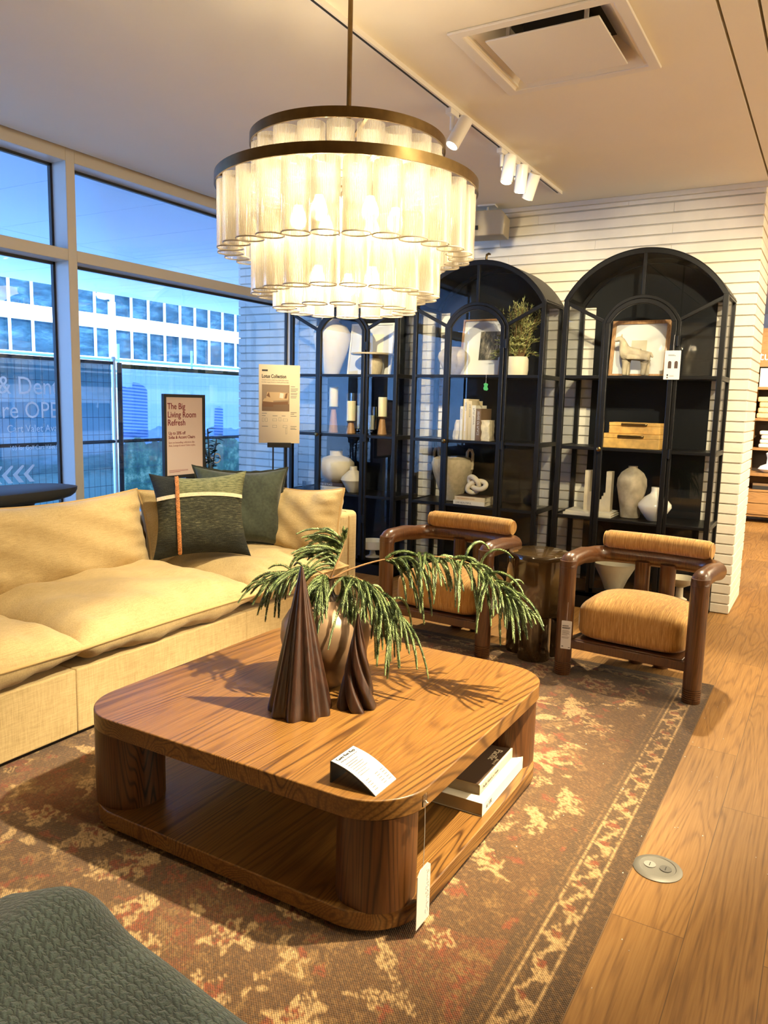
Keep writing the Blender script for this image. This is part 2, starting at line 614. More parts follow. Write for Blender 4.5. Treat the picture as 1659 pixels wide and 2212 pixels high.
def m_planks():
    g = G('oak_planks')
    tc = g.n('TexCoord')
    mp = g.n('Mapping', {'Vector': tc.outputs['Object'], 'Location': (0.55, -0.035, 0)})
    v = mp.outputs[0]
    bk = g.n('TexBrick', {'Vector': v, 'Color1': (0, 0, 0), 'Color2': (1, 1, 1), 'Mortar': (0.5, 0.5, 0.5), 'Scale': 1.0, 'Mortar Size': 0.0012, 'Mortar Smooth': 0.0, 'Bias': 0.0, 'Brick Width': 1.37, 'Row Height': 0.205}, offset=0.37, offset_frequency=2)
    rnd = g.n('SeparateColor', {0: bk.outputs[0]}).outputs[0]
    wv = g.mt('MULTIPLY', rnd, 37.0)
    mp2 = g.n('Mapping', {'Vector': v, 'Scale': (0.19, 1.9, 1)})
    n1 = g.noise(mp2.outputs[0], 2.2, 2.5, 0.5, 0.6, '4D', wv)
    bands = g.mt('MULTIPLY_ADD', g.mt('SINE', g.mt('MULTIPLY', n1, 150.0)), 0.5, 0.5)
    mp3 = g.n('Mapping', {'Vector': v, 'Scale': (5, 150, 1)})
    pores = g.noise(mp3.outputs[0], 1.0, 2, 0.6)
    mp4 = g.n('Mapping', {'Vector': v, 'Scale': (1.5, 4.5, 1)})
    kn = g.noise(mp4.outputs[0], 1.6, 2, 0.5, 0.3, '4D', wv)
    knot = g.ramp(kn, [(0.68, (0, 0, 0)), (0.78, (1, 1, 1))])
    f = g.mt('ADD', g.mt('MULTIPLY', g.mt('POWER', bands, 3.0), 0.24), g.mt('MULTIPLY', pores, 0.70))
    col = g.ramp(f, [(0.2, lin(158, 117, 62)), (0.5, lin(138, 98, 47)), (0.85, lin(98, 65, 29))])
    tone = g.ramp(rnd, [(0.0, (0.78, 0.76, 0.72)), (1.0, (1.12, 1.10, 1.06))])
    col = g.mix(1.0, col, tone, 'MULTIPLY')
    col = g.mix(g.mt('MULTIPLY', knot, 0.5), col, lin(98, 64, 34))
    col = g.mix(g.mt('MULTIPLY', bk.outputs[1], 0.75), col, lin(60, 38, 20))
    g.set(Base_Color=col, Roughness=g.mt('MULTIPLY_ADD', pores, 0.15, 0.48))
    g.bump(g.mt('SUBTRACT', g.mt('MULTIPLY', pores, 0.4), bk.outputs[1]), 0.15, 0.002)
    return g.m


M['planks'] = m_planks()

# ---------------------------------------------------------------- the room
ZC = 3.05      # ceiling height
XB = 6.09      # face of the white brick wall
YG = 4.65      # plane of the window glass
YF = 4.50      # inner face of the window frame

o = structure(MB().box(-3.2, -4.2, -0.12, 14.2, 4.72, 0).build('floor', M['planks']))
mb = MB()
# ceiling with two narrow slots and the diffuser opening
def ceil_strip(x0, x1, y0, y1):
    mb.box(x0, y0, ZC, x1, y1, ZC + 0.06)
VX0, VX1, VY0, VY1 = 3.20, 3.84, 0.91, 1.51
ceil_strip(-3.2, 14.2, -4.2, 0.400)
ceil_strip(-3.2, 14.2, 0.412, 0.540)
ceil_strip(-3.2, VX0, 0.552, 4.40)
ceil_strip(VX1, 14.2, 0.552, 4.40)
ceil_strip(VX0, VX1, 0.552, VY0)
ceil_strip(VX0, VX1, VY1, 4.40)
mb.box(-3.2, -4.2, ZC + 0.30, 14.2, 4.70, ZC + 0.42)
mb.box(-3.2, 4.40, ZC + 0.035, 14.2, 4.70, ZC + 0.30)
structure(mb.build('ceiling', M['ceiling']))
structure(MB().box(-3.2, -4.2, ZC + 0.09, 14.2, 0.7, ZC + 0.11).build('trim_4', M['matte_black']))
structure(MB().box(-3.3, -4.3, 0, -3.2, 4.72, ZC).build('wall_rear', M['store_wall']))
structure(MB().box(-3.2, -4.3, 0, 14.2, -4.2, ZC).build('wall_right', M['white']))
structure(MB().box(14.2, -4.3, 0, 14.3, 4.72, ZC).build('wall_far', M['white']))

# white painted brick wall, laid course by course; it carries on outside past the glass
rb = random.Random(3)
mb = MB()
core = MB().box(XB + 0.013, 0.573, 0, 6.787, 5.24, ZC)
H = 0.0745
nrow = int(ZC / H)
for r in range(nrow + 1):
    z0 = r * H + 0.005
    z1 = min((r + 1) * H - 0.005, ZC - 0.002)
    if z1 - z0 < 0.01:
        continue
    y = 0.56
    first = True
    while y < 5.255:
        L = (rb.uniform(0.9, 1.5) if y < 4.5 else 0.30) if not (first and r % 2) else 0.6
        if y < 4.5:
            L = min(L, max(0.3, 4.56 - y))
        y1 = min(y + L, 5.255)
        d = rb.uniform(-0.0012, 0.0012)
        mb.box(XB + d, y + 0.0001, z0 + rb.uniform(0, 0.0012), XB + 0.05, y1 - 0.0001, z1)
        y = y1
        first = False
    for face in (0, 1):
        x = XB + 0.05
        k = 0
        while x < 6.80:
            L = 0.75 if face == 0 else 0.30
            x1 = min(x + L, 6.80)
            d = rb.uniform(-0.0018, 0.0018)
            if face == 0:
                mb.box(x + 0.0006, 0.56 + d, z0, x1 - 0.0006, 0.60, z1)
            else:
                mb.box(x + 0.0006, 5.215, z0, x1 - 0.0006, 5.255 + d, z1)
            x = x1
            k += 1
wb = structure(core.build('wall_back', M['mortar']))
mb.build('brick_courses', M['brick'], wb, bevel=0.003, seg=2)
structure(MB().box(XB - 0.03, 0.45, ZC - 0.035, XB + 0.005, 4.5, ZC).build('trim_1', M['frame_white'], bevel=0.004))
structure(MB().box(5.0, 4.655, 0, 6.089, 4.70, 0.1).build('trim_2', M['frame_white']))

# window wall: mullions, transom, header and panes
def window(idx, x0, x1):
    fr = MB()
    fr.box(x0, YF, 2.37, x1, YG, 2.445)
    fr.box(x0, YF, 3.0, x1, YG, ZC + 0.035)
    fr.box(x0, YF, 0.0, x1, YG, 0.09)
    fr.box(x1, YF, 0.0, x1 + 0.07, YG, ZC + 0.035)
    win = structure(fr.build('window_%d' % idx, M['frame_white'], bevel=0.003, seg=2))
    gk = MB()
    for z0, z1 in ((0.09, 2.37), (2.445, 3.0)):
        y0, y1 = YG - 0.012, YG + 0.014
        gk.box(x0, y0, z1 - 0.018, x1, y1, z1)
        gk.box(x0, y0, z0, x1, y1, z0 + 0.014)
        gk.box(x0, y0, z0, x0 + 0.014, y1, z1)
        gk.box(x1 - 0.016, y0, z0, x1, y1, z1)
    gk.build('gasket', M['matte_black'], win)
    for z0, z1 in ((0.09, 2.37), (2.445, 3.0)):
        MB().box(x0 + 0.01, YG - 0.003, z0 + 0.01, x1 - 0.01, YG + 0.003, z1 - 0.01).build('pane', M['window_glass'], win)
    return win


W1 = window(1, 3.59, 6.085)
window(2, 1.02, 3.52)
structure(MB().box(-3.2, YF, 0, 0.95, YG, ZC).build('wall_window', M['white']))
structure(MB().tube([(-3.2, 4.40, ZC + 0.03), (6.09, 4.40, ZC + 0.03)], 0.03, 16).build('trim_3', M['ceiling']))
# vinyl lettering on the outside of the glass, seen from behind
tx = text('window_lettering', 'Cra', 0.13, plain('white_vinyl', (0.9, 0.9, 0.9), 0.5), W1, (5.15, YG - 0.006, 0.925), (PI / 2, 0, 0), 'LEFT', -1.0)

# ---------------------------------------------------------------- outside
ground = structure(MB().box(-30, 4.75, -0.25, 80, 70, -0.1).build('ground', plain('pale_paving', (0.55, 0.55, 0.53), 0.9, var=0.1)))
sof = G('soffit_panel')
sof.set(Base_Color=(0.60, 0.74, 0.95), Roughness=0.6)
mb = MB()
ys = [4.75, 8.72, 12.3]
xs = [-30 + 4.28 * k for k in range(0, 9)]
xs = [4.79 + 1.065 * k for k in range(-12, 22)]
for i in range(len(xs) - 1):
    for j in range(2):
        mb.box(xs[i] + 0.006, ys[j] + 0.006, 3.4, xs[i + 1] - 0.006, ys[j + 1] - 0.006, 3.46)
sfo = structure(MB().box(xs[0], 4.74, 3.47, xs[-1], 12.3, 3.7).build('ceiling_outside', M['matte_black']))
mb.build('soffit_panels', sof.m, sfo)
# building across the street, built of slabs, glass, fins and spandrels
bl = thing('office_building', 'glass office building with white spandrel bands and slim white fins across the street', 'building', (30, 28, -0.1))
gm = G('blue_green_glass')
nz = gm.noise(gm.obj((0.25, 1, 0.9)), 2.2, 5, 0.7)
gm.set(Base_Color=gm.ramp(nz, [(0.3, (0.004, 0.016, 0.026)), (0.5, (0.02, 0.055, 0.075)), (0.7, (0.07, 0.15, 0.18))]), Roughness=0.3, Specular_IOR_Level=0.15)
MB().box(-26, 0.0, 0, 20, 8, 9.2).build('glazing', gm.m, bl)
bw = plain('white_cladding', (0.85, 0.87, 0.88), 0.5)
for z0, z1 in ((4.42, 5.02), (1.2, 3.2), (7.5, 8.3)):
    MB().box(-26, -0.12, z0, 20, 0.0, z1).build('spandrel', bw, bl, bevel=0.01)
fin = MB().box(-0.035, -0.22, 1.0, 0.035, -0.12, 9.2)
f0 = None
for k in range(46):
    if f0 is None:
        f0 = fin.build('fin', bw, bl)
        q = f0
    else:
        q = f0.copy()
        COL.objects.link(q)
    q.location = (-26 + 1.0 * k, 0, 0)

# construction fence with printed mesh banners (8 m away, parallel to the windows)
YFc = 8.0
fence = thing('construction_fence', 'temporary construction fence covered with printed mesh banners outside the windows', 'fence', (6.88, YFc, -0.1))
steel_l = plain('galvanised_steel', (0.62, 0.70, 0.74), 0.35, 0.6)
pm = MB().cyl((0, 0, 0), (0, 0, 2.02), 0.026, 14)
pm.lathe([(0.03, 2.02), (0.034, 2.04), (0.02, 2.07)], n=14)
p0 = pm.build('post', steel_l, fence)
for dx in (-2.9, 2.95):
    q = p0.copy(); COL.objects.link(q); q.location = (dx, 0, 0)
pb = MB().cyl((0.075, -0.02, 0), (0.075, -0.02, 2.0), 0.032, 14).build('post', M['matte_black'], fence)


def mesh_cloth(g, col, tw=0.6, holes=0.03):
    d = g.n('BsdfDiffuse', {'Color': col})
    t_ = g.n('BsdfTranslucent', {'Color': col})
    mx = g.n('MixShader', {0: tw, 1: d.outputs[0], 2: t_.outputs[0]})
    ho = g.n('BsdfTransparent')
    m2 = g.n('MixShader', {0: holes, 1: mx.outputs[0], 2: ho.outputs[0]})
    g.t.links.new(m2.outputs[0], g.out.inputs[0])


def banner_left():
    g = G('printed_mesh_teal')
    tc = g.n('TexCoord'); sp = g.n('SeparateXYZ', {0: tc.outputs['Object']})
    z = sp.outputs[2]
    n = g.noise(g.obj((0.6, 1, 2.2)), 2.4, 5, 0.6)
    f = g.mt('ADD', g.mt('MULTIPLY', z, 0.40), g.mt('MULTIPLY', n, 0.35))
    col = g.ramp(f, [(0.10, (0.12, 0.25, 0.26)), (0.38, (0.16, 0.33, 0.34)), (0.48, (0.06, 0.14, 0.15)), (0.58, (0.20, 0.33, 0.42)), (0.78, (0.11, 0.25, 0.33)), (1.0, (0.05, 0.11, 0.11))])
    wx = g.mt('FRACT', g.mt('MULTIPLY', sp.outputs[0], 11.5)); wz = g.mt('FRACT', g.mt('MULTIPLY', z, 4.6))
    ln = g.mt('MAXIMUM', g.mt('LESS_THAN', wx, 0.08), g.mt('LESS_THAN', wz, 0.035))
    col = g.mix(g.mt('MULTIPLY', ln, 0.75), col, (0.01, 0.03, 0.05))
    mesh_cloth(g, col, 0.3, 0.03)
    return g.m


def banner_right():
    g = G('printed_mesh_sky')
    tc = g.n('TexCoord'); sp = g.n('SeparateXYZ', {0: tc.outputs['Object']})
    x, z = sp.outputs[0], sp.outputs[2]
    n = g.noise(g.obj((1, 1, 1)), 5.0, 6, 0.7)
    hills = g.mt('MULTIPLY_ADD', g.noise(g.obj((1.3, 0, 0)), 1.5, 3), 0.35, 0.96)
    sky = g.ramp(z, [(0.2, (0.80, 0.90, 0.98)), (0.9, (0.52, 0.74, 0.97))])
    sky = g.mix(g.mt('GREATER_THAN', hills, z), sky, (0.20, 0.38, 0.66))
    trees = g.ramp(n, [(0.36, (0.012, 0.05, 0.05)), (0.52, (0.05, 0.16, 0.11)), (0.66, (0.32, 0.46, 0.30))])
    edge = g.mt('MULTIPLY_ADD', g.noise(g.obj((2.2, 0, 0)), 2.0, 5), 0.5, 0.74)
    col = g.mix(g.mt('GREATER_THAN', edge, z), sky, trees)
    wx = g.mt('FRACT', g.mt('MULTIPLY', x, 11.5))
    wz = g.mt('FRACT', g.mt('MULTIPLY', z, 4.6))
    ln = g.mt('MAXIMUM', g.mt('LESS_THAN', wx, 0.07), g.mt('LESS_THAN', wz, 0.04))
    col = g.mix(g.mt('MULTIPLY', ln, 0.18), col, (0.04, 0.12, 0.30))
    mesh_cloth(g, col)
    return g.m


BL, BR = banner_left(), banner_right()
lb = MB().grid(lambda a, b: (-5.0 + 4.95 * a, -0.008, 0.12 + 1.87 * b), 30, 12).build('banner', BL, fence)
rbn = MB().grid(lambda a, b: (0.10 + 4.1 * a, -0.008, 0.12 + 1.85 * b), 30, 12).build('banner', BR, fence)
MB().box(-5.0, -0.03, 1.97, -0.03, 0.0, 2.01).build('hem', M['matte_black'], fence)
MB().box(0.1, -0.03, 1.93, 4.2, 0.0, 1.985).build('hem', plain('olive_hem', (0.05, 0.06, 0.02), 0.9), fence)
MB().cyl((-5, 0.0, 1.0), (4.2, 0.0, 1.0), 0.022, 10).build('rail', M['matte_black'], fence)
_v = G('white_print')
mesh_cloth(_v, (0.97, 0.97, 0.97, 1), 0.12, 0.0)
vin = _v.m
sh = -6.88
text('printed_words', '& Dent', 0.285, vin, lb, (-0.83, -0.016, 1.576), (PI / 2, 0, 0), 'RIGHT', 0.92, ext=0.0)
text('printed_words', 're OPE', 0.268, vin, lb, (-0.84, -0.016, 1.307), (PI / 2, 0, 0), 'RIGHT', 0.92, ext=0.0)
text('printed_words', 'Cart Valet Avai', 0.118, vin, lb, (-0.84, -0.016, 1.148), (PI / 2, 0, 0), 'RIGHT', 0.92, ext=0.0)
text('printed_words', '103 for Golf Cart Valet Se', 0.072, vin, lb, (-0.84, -0.028, 0.947), (PI / 2, 0, 0), 'RIGHT', 0.86, ext=0.0)
for k in range(5):
    x = 5.545 - 0.135 * k + sh
    MB().add([(x + u, -0.016, v + 0.575) for u, v in ((0.075, 0.0), (0.14, 0.0), (0.06, 0.092), (0.145, 0.18), (0.145, 0.198), (0.12, 0.198), (0, 0.095))], [(0, 1, 2, 6), (6, 2, 3, 4, 5)]).build('printed_arrow', vin, lb)
# printed towers on the right banner
tg = G('printed_tower')
tc = tg.n('TexCoord'); sp = tg.n('SeparateXYZ', {0: tc.outputs['Object']})
st = tg.mt('FRACT', tg.mt('ADD', tg.mt('MULTIPLY', sp.outputs[2], 24.0), tg.mt('MULTIPLY', sp.outputs[0], 1.4)))
mesh_cloth(tg, tg.mix(tg.mt('GREATER_THAN', st, 0.52), (0.75, 0.86, 0.96), (0.22, 0.40, 0.66)))
MB().add([(u, -0.014, v) for u, v in [(0.12, 1.04), (0.54, 1.04), (0.54, 1.66), (0.51, 1.70), (0.42, 1.75), (0.30, 1.76), (0.28, 1.70), (0.20, 1.69), (0.12, 1.71)]], [tuple(range(9))]).build('printed_tower', tg.m, rbn)
MB().add([(u, -0.014, v) for u, v in [(1.82, 1.0), (2.02, 1.0), (2.02, 1.43), (1.94, 1.46), (1.84, 1.43)]], [tuple(range(5))]).build('printed_tower', tg.m, rbn)

# pipe guard rail behind the fence
gr = thing('guard_rail', 'blue-white scaffold pipe rail standing behind the fence banners', 'railing', (6.88, 12.8, -0.1))
pipe = plain('pale_blue_pipe', (0.50, 0.68, 0.80), 0.4)
mb = MB()
for z in (2.08, 2.30):
    mb.cyl((-8, 0, z), (14, 0, z - 0.02), 0.028, 10)
mb.build('rail', pipe, gr)
q0 = None
for k in range(9):
    if q0 is None:
        q0 = MB().cyl((0, 0.05, 0), (0, 0.05, 2.62), 0.028, 10).build('upright', pipe, gr); q = q0
    else:
        q = q0.copy(); COL.objects.link(q)
    q.location = (-8 + 2.4 * k + (0.3 if k % 2 else 0), 0, 0)
slab = MB().box(-9, 0.3, 1.75, 16, 1.5, 2.02).build('deck_edge', plain('concrete_edge', (0.85, 0.85, 0.83), 0.8), gr)
ln = thing('street_lamp', 'pale blue street lamp post with round white head in front of the office building', 'street lamp', (18.9, 22, -0.1))
MB().cyl((0, 0, 0), (0, 0, 4.75), 0.13, 16).build('pole', pipe, ln)
MB().lathe([(0.02, -0.16), (0.22, -0.12), (0.28, 0.0), (0.2, 0.12), (0.02, 0.17)], (-0.3, 0, 4.95), 20).build('lamp_head', plain('white_globe', (0.9, 0.9, 0.9), 0.4), ln)
MB().tube([(0, 0, 4.7), (-0.05, 0, 4.85), (-0.3, 0, 4.95)], 0.05, 10).build('arm', pipe, ln)

# ---------------------------------------------------------------- rug (woven pattern held in the knots of the mesh)
RX0, RX1, RY0, RY1 = 0.35, 4.43, 0.447, 3.25
CELL = 0.0075
nx, ny = int((RX1 - RX0) / CELL), int((RY1 - RY0) / CELL)
gx = RX0 + (np.arange(nx + 1) / nx) * (RX1 - RX0)
gy = RY0 + (np.arange(ny + 1) / ny) * (RY1 - RY0)
GX, GY = np.meshgrid(gx, gy, indexing='ij')
rs = np.random.RandomState(11)


def smooth_noise(step):
    a = rs.rand(int((RX1 - RX0) / step) + 3, int((RY1 - RY0) / step) + 3)
    u = (GX - RX0) / step
    v = (GY - RY0) / step
    i = u.astype(int); j = v.astype(int)
    fu = u - i; fv = v - j
    fu = fu * fu * (3 - 2 * fu); fv = fv * fv * (3 - 2 * fv)
    return (a[i, j] * (1 - fu) * (1 - fv) + a[i + 1, j] * fu * (1 - fv) + a[i, j + 1] * (1 - fu) * fv + a[i + 1, j + 1] * fu * fv)


wear = 0.5 * smooth_noise(0.25) + 0.3 * smooth_noise(0.06) + 0.2 * smooth_noise(0.02)
fine = rs.rand(nx + 1, ny + 1)
GROUND, DARK, CREAM, RUST, SAND = (np.array(lin(*c)) for c in ((90, 60, 27), (80, 55, 27), (174, 140, 93), (122, 60, 28), (124, 91, 50)))
colr = np.ones((nx + 1, ny + 1, 3)) * GROUND


def paint(mask, c, density=0.80):
    m_ = mask & ((wear * 0.72 + fine * 0.42) < density)
    colr[m_] = c


warm_patch = smooth_noise(0.35)
colr[:] = GROUND * (0.85 + 0.3 * wear[..., None])
paint(warm_patch > 0.62, GROUND * 0.6 + RUST * 0.45, 0.7)
paint(smooth_noise(0.05) * 0.6 + smooth_noise(0.015) * 0.4 > 0.70, SAND, 0.70)
JX = GX + 0.034 * (smooth_noise(0.03) - 0.5)
JY = GY + 0.034 * (smooth_noise(0.03) - 0.5)


def local(cx, cy, a):
    dx = JX - cx; dy = JY - cy
    return dx * math.cos(a) + dy * math.sin(a), -dx * math.sin(a) + dy * math.cos(a)


def rosette(cx, cy, r, n=6, c1=CREAM, c2=RUST, a=0.0):
    u, v = local(cx, cy, a)
    d = np.hypot(u, v); th = np.arctan2(v, u)
    paint(d < r * (0.78 + 0.3 * np.cos(n * th)), c1)
    paint(d < r * (0.44 + 0.2 * np.cos(n * th)), c2, 0.8)
    paint(d < r * 0.2, c1)


def leafm(cx, cy, L, wd, a, c=CREAM, teeth=5):
    u, v = local(cx, cy, a)
    t = np.clip(u / L, 0, 1)
    prof = wd * np.sin(PI * t ** 0.7) * (0.75 + 0.35 * np.abs(((t * teeth) % 1.0) - 0.5) * 2)
    paint((u > 0) & (u < L) & (np.abs(v) < prof), c)


def fan(cx, cy, r, a, n=6, c=RUST, c2=CREAM):
    for k in range(n):
        leafm(cx, cy, r * (0.7 + 0.3 * math.sin(PI * (k + 0.5) / n)), r * 0.13, a + (k - (n - 1) / 2) * 0.42, c if k % 2 == 0 else c2, 3)
    u, v = local(cx, cy, a)
    paint(np.hypot(u, v) < r * 0.2, c2)


def spray(cx, cy, L, a, c=CREAM):
    leafm(cx, cy, L, L * 0.05, a, c, 1)
    for k in range(4):
        px = cx + math.cos(a) * L * (0.2 + 0.2 * k); py = cy + math.sin(a) * L * (0.2 + 0.2 * k)
        leafm(px, py, L * 0.34, L * 0.07, a + 0.75, c, 2)
        leafm(px, py, L * 0.34, L * 0.07, a - 0.75, c, 2)


rp = random.Random(21)
stepm = 0.27
i = 0
x = RX0 + 0.16
while x < RX1 - 0.1:
    y = RY0 + 0.36 + (0.17 if i % 2 else 0.0)
    while y < RY1:
        cx, cy = x + rp.uniform(-0.05, 0.05), y + rp.uniform(-0.05, 0.05)
        k = rp.randrange(7)
        if k in (0, 1):
            rosette(cx, cy, rp.uniform(0.05, 0.085), rp.choice((5, 6, 8)), CREAM, RUST, rp.uniform(0, 6))
        elif k == 2:
            fan(cx, cy, rp.uniform(0.13, 0.19), rp.uniform(0, 6.28), rp.choice((5, 6, 7)), RUST, CREAM)
        elif k == 3:
            rosette(cx, cy, rp.uniform(0.05, 0.08), 4, SAND, CREAM, rp.uniform(0, 6))
        elif k in (4, 5):
            spray(cx, cy, rp.uniform(0.18, 0.27), rp.uniform(0, 6.28), CREAM)
        else:
            leafm(cx, cy, rp.uniform(0.12, 0.2), 0.03, rp.uniform(0, 6.28), CREAM, 4)
        for _ in range(6):
            ax_, ay_ = cx + rp.uniform(-0.17, 0.17), cy + rp.uniform(-0.17, 0.17)
            if rp.random() < 0.55:
                rosette(ax_, ay_, rp.uniform(0.018, 0.035), 4, rp.choice((CREAM, SAND, RUST)), rp.choice((GROUND, RUST)))
            else:
                leafm(ax_, ay_, rp.uniform(0.05, 0.1), 0.014, rp.uniform(0, 6.28), rp.choice((CREAM, RUST, SAND)), 2)
        y += stepm
    x += stepm * 0.62
    i += 1
# border along the edges
db = np.minimum(GY - RY0, RX1 - GX)
side = GY - RY0 < RX1 - GX
run = np.where(side, GX, GY)
bj = db + 0.006 * (smooth_noise(0.03) - 0.5)
m_ = db < 0.215
colr[m_] = (DARK * 1.0)[None] * (0.8 + 0.4 * wear[m_][:, None])
m_ = db < 0.062
colr[m_] = (DARK * 0.95)[None] * (0.8 + 0.4 * fine[m_][:, None])
paint(np.abs(bj - 0.068) < 0.005, CREAM, 0.80)
paint(np.abs(bj - 0.150) < 0.004, CREAM, 0.78)
paint(np.abs(bj - 0.172) < 0.004, SAND, 0.7)
tri = np.abs(((run / 0.135) % 1.0) - 0.5) * 2
zz = 0.085 + 0.045 * tri
pt_w = np.abs(((run / 0.135 + 0.3) % 1.0) - 0.5) * 2.2
jz = 0.03 * (smooth_noise(0.02) - 0.5)
paint((np.abs(bj + jz - zz) < 0.017 * (0.4 + pt_w)) & (db < 0.145) & (db > 0.075), CREAM, 0.76)
pt = ((run / 0.135 + 0.25) % 1.0)
paint((np.abs(bj - 0.11 + jz) < 0.013) & (pt < 0.22), RUST, 0.8)
f2 = rs.rand(nx + 1, ny + 1)
m_ = f2 > 0.84
colr[m_] = 0.45 * colr[m_] + 0.55 * SAND
m_ = f2 < 0.16
colr[m_] = 0.5 * colr[m_] + 0.5 * DARK * 0.7
colr *= (0.86 + 0.28 * fine[..., None])

mb = MB()
vs = np.stack([GX, GY, np.full_like(GX, 0.006)], -1).reshape(-1, 3)
me = bpy.data.meshes.new('rug')
idx = np.arange((nx + 1) * (ny + 1)).reshape(nx + 1, ny + 1)
fc = np.stack([idx[:-1, :-1], idx[1:, :-1], idx[1:, 1:], idx[:-1, 1:]], -1).reshape(-1, 4)
nv = len(vs)
bv = np.array([[RX0, RY0, 0.0005], [RX1, RY0, 0.0005], [RX1, RY1, 0.0005], [RX0, RY1, 0.0005]])
allv = np.concatenate([vs, bv])
ring_i = list(idx[:, 0]), list(idx[-1, :]), list(idx[::-1, -1]), list(idx[0, ::-1])
faces = [tuple(int(q) for q in f) for f in fc]
for k, side_i in enumerate(ring_i):
    faces.append(tuple([nv + k, nv + (k + 1) % 4] + [int(q) for q in side_i[::-1]]))
me.from_pydata([tuple(p) for p in allv.tolist()], [], faces)
ca = me.color_attributes.new('weave', 'FLOAT_COLOR', 'POINT')
cc = np.concatenate([np.concatenate([colr.reshape(-1, 3), np.ones((nv, 1))], 1), np.tile(np.array([[*(DARK * 0.6), 1]]), (4, 1))])
ca.data.foreach_set('color', cc.astype(np.float32).ravel())
g = G('rug_weave')
at = g.n('Attribute', attribute_name='weave')
tc = g.n('TexCoord'); sp = g.n('SeparateXYZ', {0: tc.outputs['Object']})
kx = g.mt('SINE', g.mt('MULTIPLY', sp.outputs[0], 780.0)); ky = g.mt('SINE', g.mt('MULTIPLY', sp.outputs[1], 780.0))
knot = g.mt('MULTIPLY', kx, ky)
kn2 = g.noise(g.obj(), 160, 2)
h = g.mt('ADD', g.mt('MULTIPLY', knot, 0.5), kn2)
col = g.mix(1.0, at.outputs['Color'], g.ramp(g.mt('MULTIPLY_ADD', knot, 0.3, g.mt('MULTIPLY', kn2, 0.9)), [(0.15, (0.45, 0.45, 0.45)), (0.8, (1.5, 1.5, 1.5))]), 'MULTIPLY')
g.set(Base_Color=col, Roughness=0.95, Sheen_Weight=0.15)
g.bump(h, 0.6, 0.004)
me.materials.append(g.m)
rug = bpy.data.objects.new('rug', me)
COL.objects.link(rug)
tag(rug, 'brown woven area rug with cream and rust floral motifs under the coffee table', 'rug')
# ---------------------------------------------------------------- coffee table
TX0, TX1, TY0, TY1, TH = 1.675, 2.975, 0.905, 2.210, 0.420
TCX, TCY = (TX0 + TX1) / 2, (TY0 + TY1) / 2
hx, hy = (TX1 - TX0) / 2, (TY1 - TY0) / 2
ct = thing('coffee_table', 'large square oak coffee table with rounded corners and an open lower shelf', 'coffee table', (TCX, TCY, 0.006))
mb = MB()
mb.prism(rounded_rect(-hx, -hy, hx, hy, 0.19, 12), 0.354, 0.414)
mb.build('tabletop', M['table_oak'], ct, bevel=0.004)
mb = MB()
mb.prism(rounded_rect(-hx + 0.005, -hy + 0.005, hx - 0.005, hy - 0.005, 0.19, 12), 0.018, 0.074)
mb.build('lower_shelf', M['table_oak'], ct, bevel=0.004)
for sx in (-1, 1):
    for sy in (-1, 1):
        x0 = hx - 0.025
        y0 = hy - 0.025
        pts = []
        r4 = [0.105] * 4
        x_a, x_b = (-x0, -x0 + 0.23) if sx < 0 else (x0 - 0.23, x0)
        y_a, y_b = (-y0, -y0 + 0.23) if sy < 0 else (y0 - 0.23, y0)
        MB().prism(rounded_rect(x_a, y_a, x_b, y_b, r4, 10), 0.074, 0.354).build('leg', M['leg_oak'], ct)
MB().prism(rounded_rect(-hx + 0.06, -hy + 0.06, hx - 0.06, hy - 0.06, 0.16, 8), 0.0, 0.018).build('foot_plinth', M['matte_black'], ct)
ZT = 0.420

# bronze vase
vz = tag(MB().lathe([(0.045, 0.0), (0.060, 0.003), (0.085, 0.02), (0.125, 0.07), (0.158, 0.13), (0.170, 0.19), (0.165, 0.245), (0.138, 0.29), (0.10, 0.322), (0.062, 0.338), (0.038, 0.348), (0.030, 0.365), (0.029, 0.395), (0.033, 0.415), (0.038, 0.420), (0.034, 0.420), (0.026, 0.405), (0.025, 0.36)], n=56).build('vase', M['bronze'], loc=(2.355, 1.606, ZT)),
         'round bronze glazed vase with a thin dark neck behind the wooden cones', 'vase')
MB().lathe([(0.0625, 0.3385), (0.0390, 0.3485), (0.0312, 0.365), (0.0302, 0.395), (0.034, 0.4155), (0.0385, 0.4212)], n=40, cap=False).build('neck', M['dark_glaze'], vz)['label'] = 'dark bronze neck'


def fluted(name, label, R, Hc, nf, amp, twist, loc, sharp=1.0):
    prof = []
    n = 46
    for i in range(n + 1):
        t = i / n
        r = R * (1 - t) + 0.004
        if i == 0:
            r -= 0.003
        prof.append((r, Hc * t))

    def mod(a, z):
        t = z / Hc
        c = math.cos(nf * a + twist * t)
        k = (0.5 + 0.5 * c)
        return 1 - amp * (1 - k) ** sharp * (1 - 0.35 * t)
    return tag(MB().lathe(prof, (0, 0, 0), 144, mod).build(name, M['walnut'], loc=loc, angle=70), label, 'decorative cone')


fluted('fluted_cone', 'tall dark walnut cone with straight rounded flutes on the coffee table', 0.113, 0.515, 9, 0.18, 0.4, (2.095, 1.530, ZT), 1.0)
fluted('spiral_cone', 'shorter dark walnut cone carved with spiral grooves right of the vase', 0.069, 0.340, 5, 0.50, 15.0, (2.235, 1.385, ZT), 4.0)


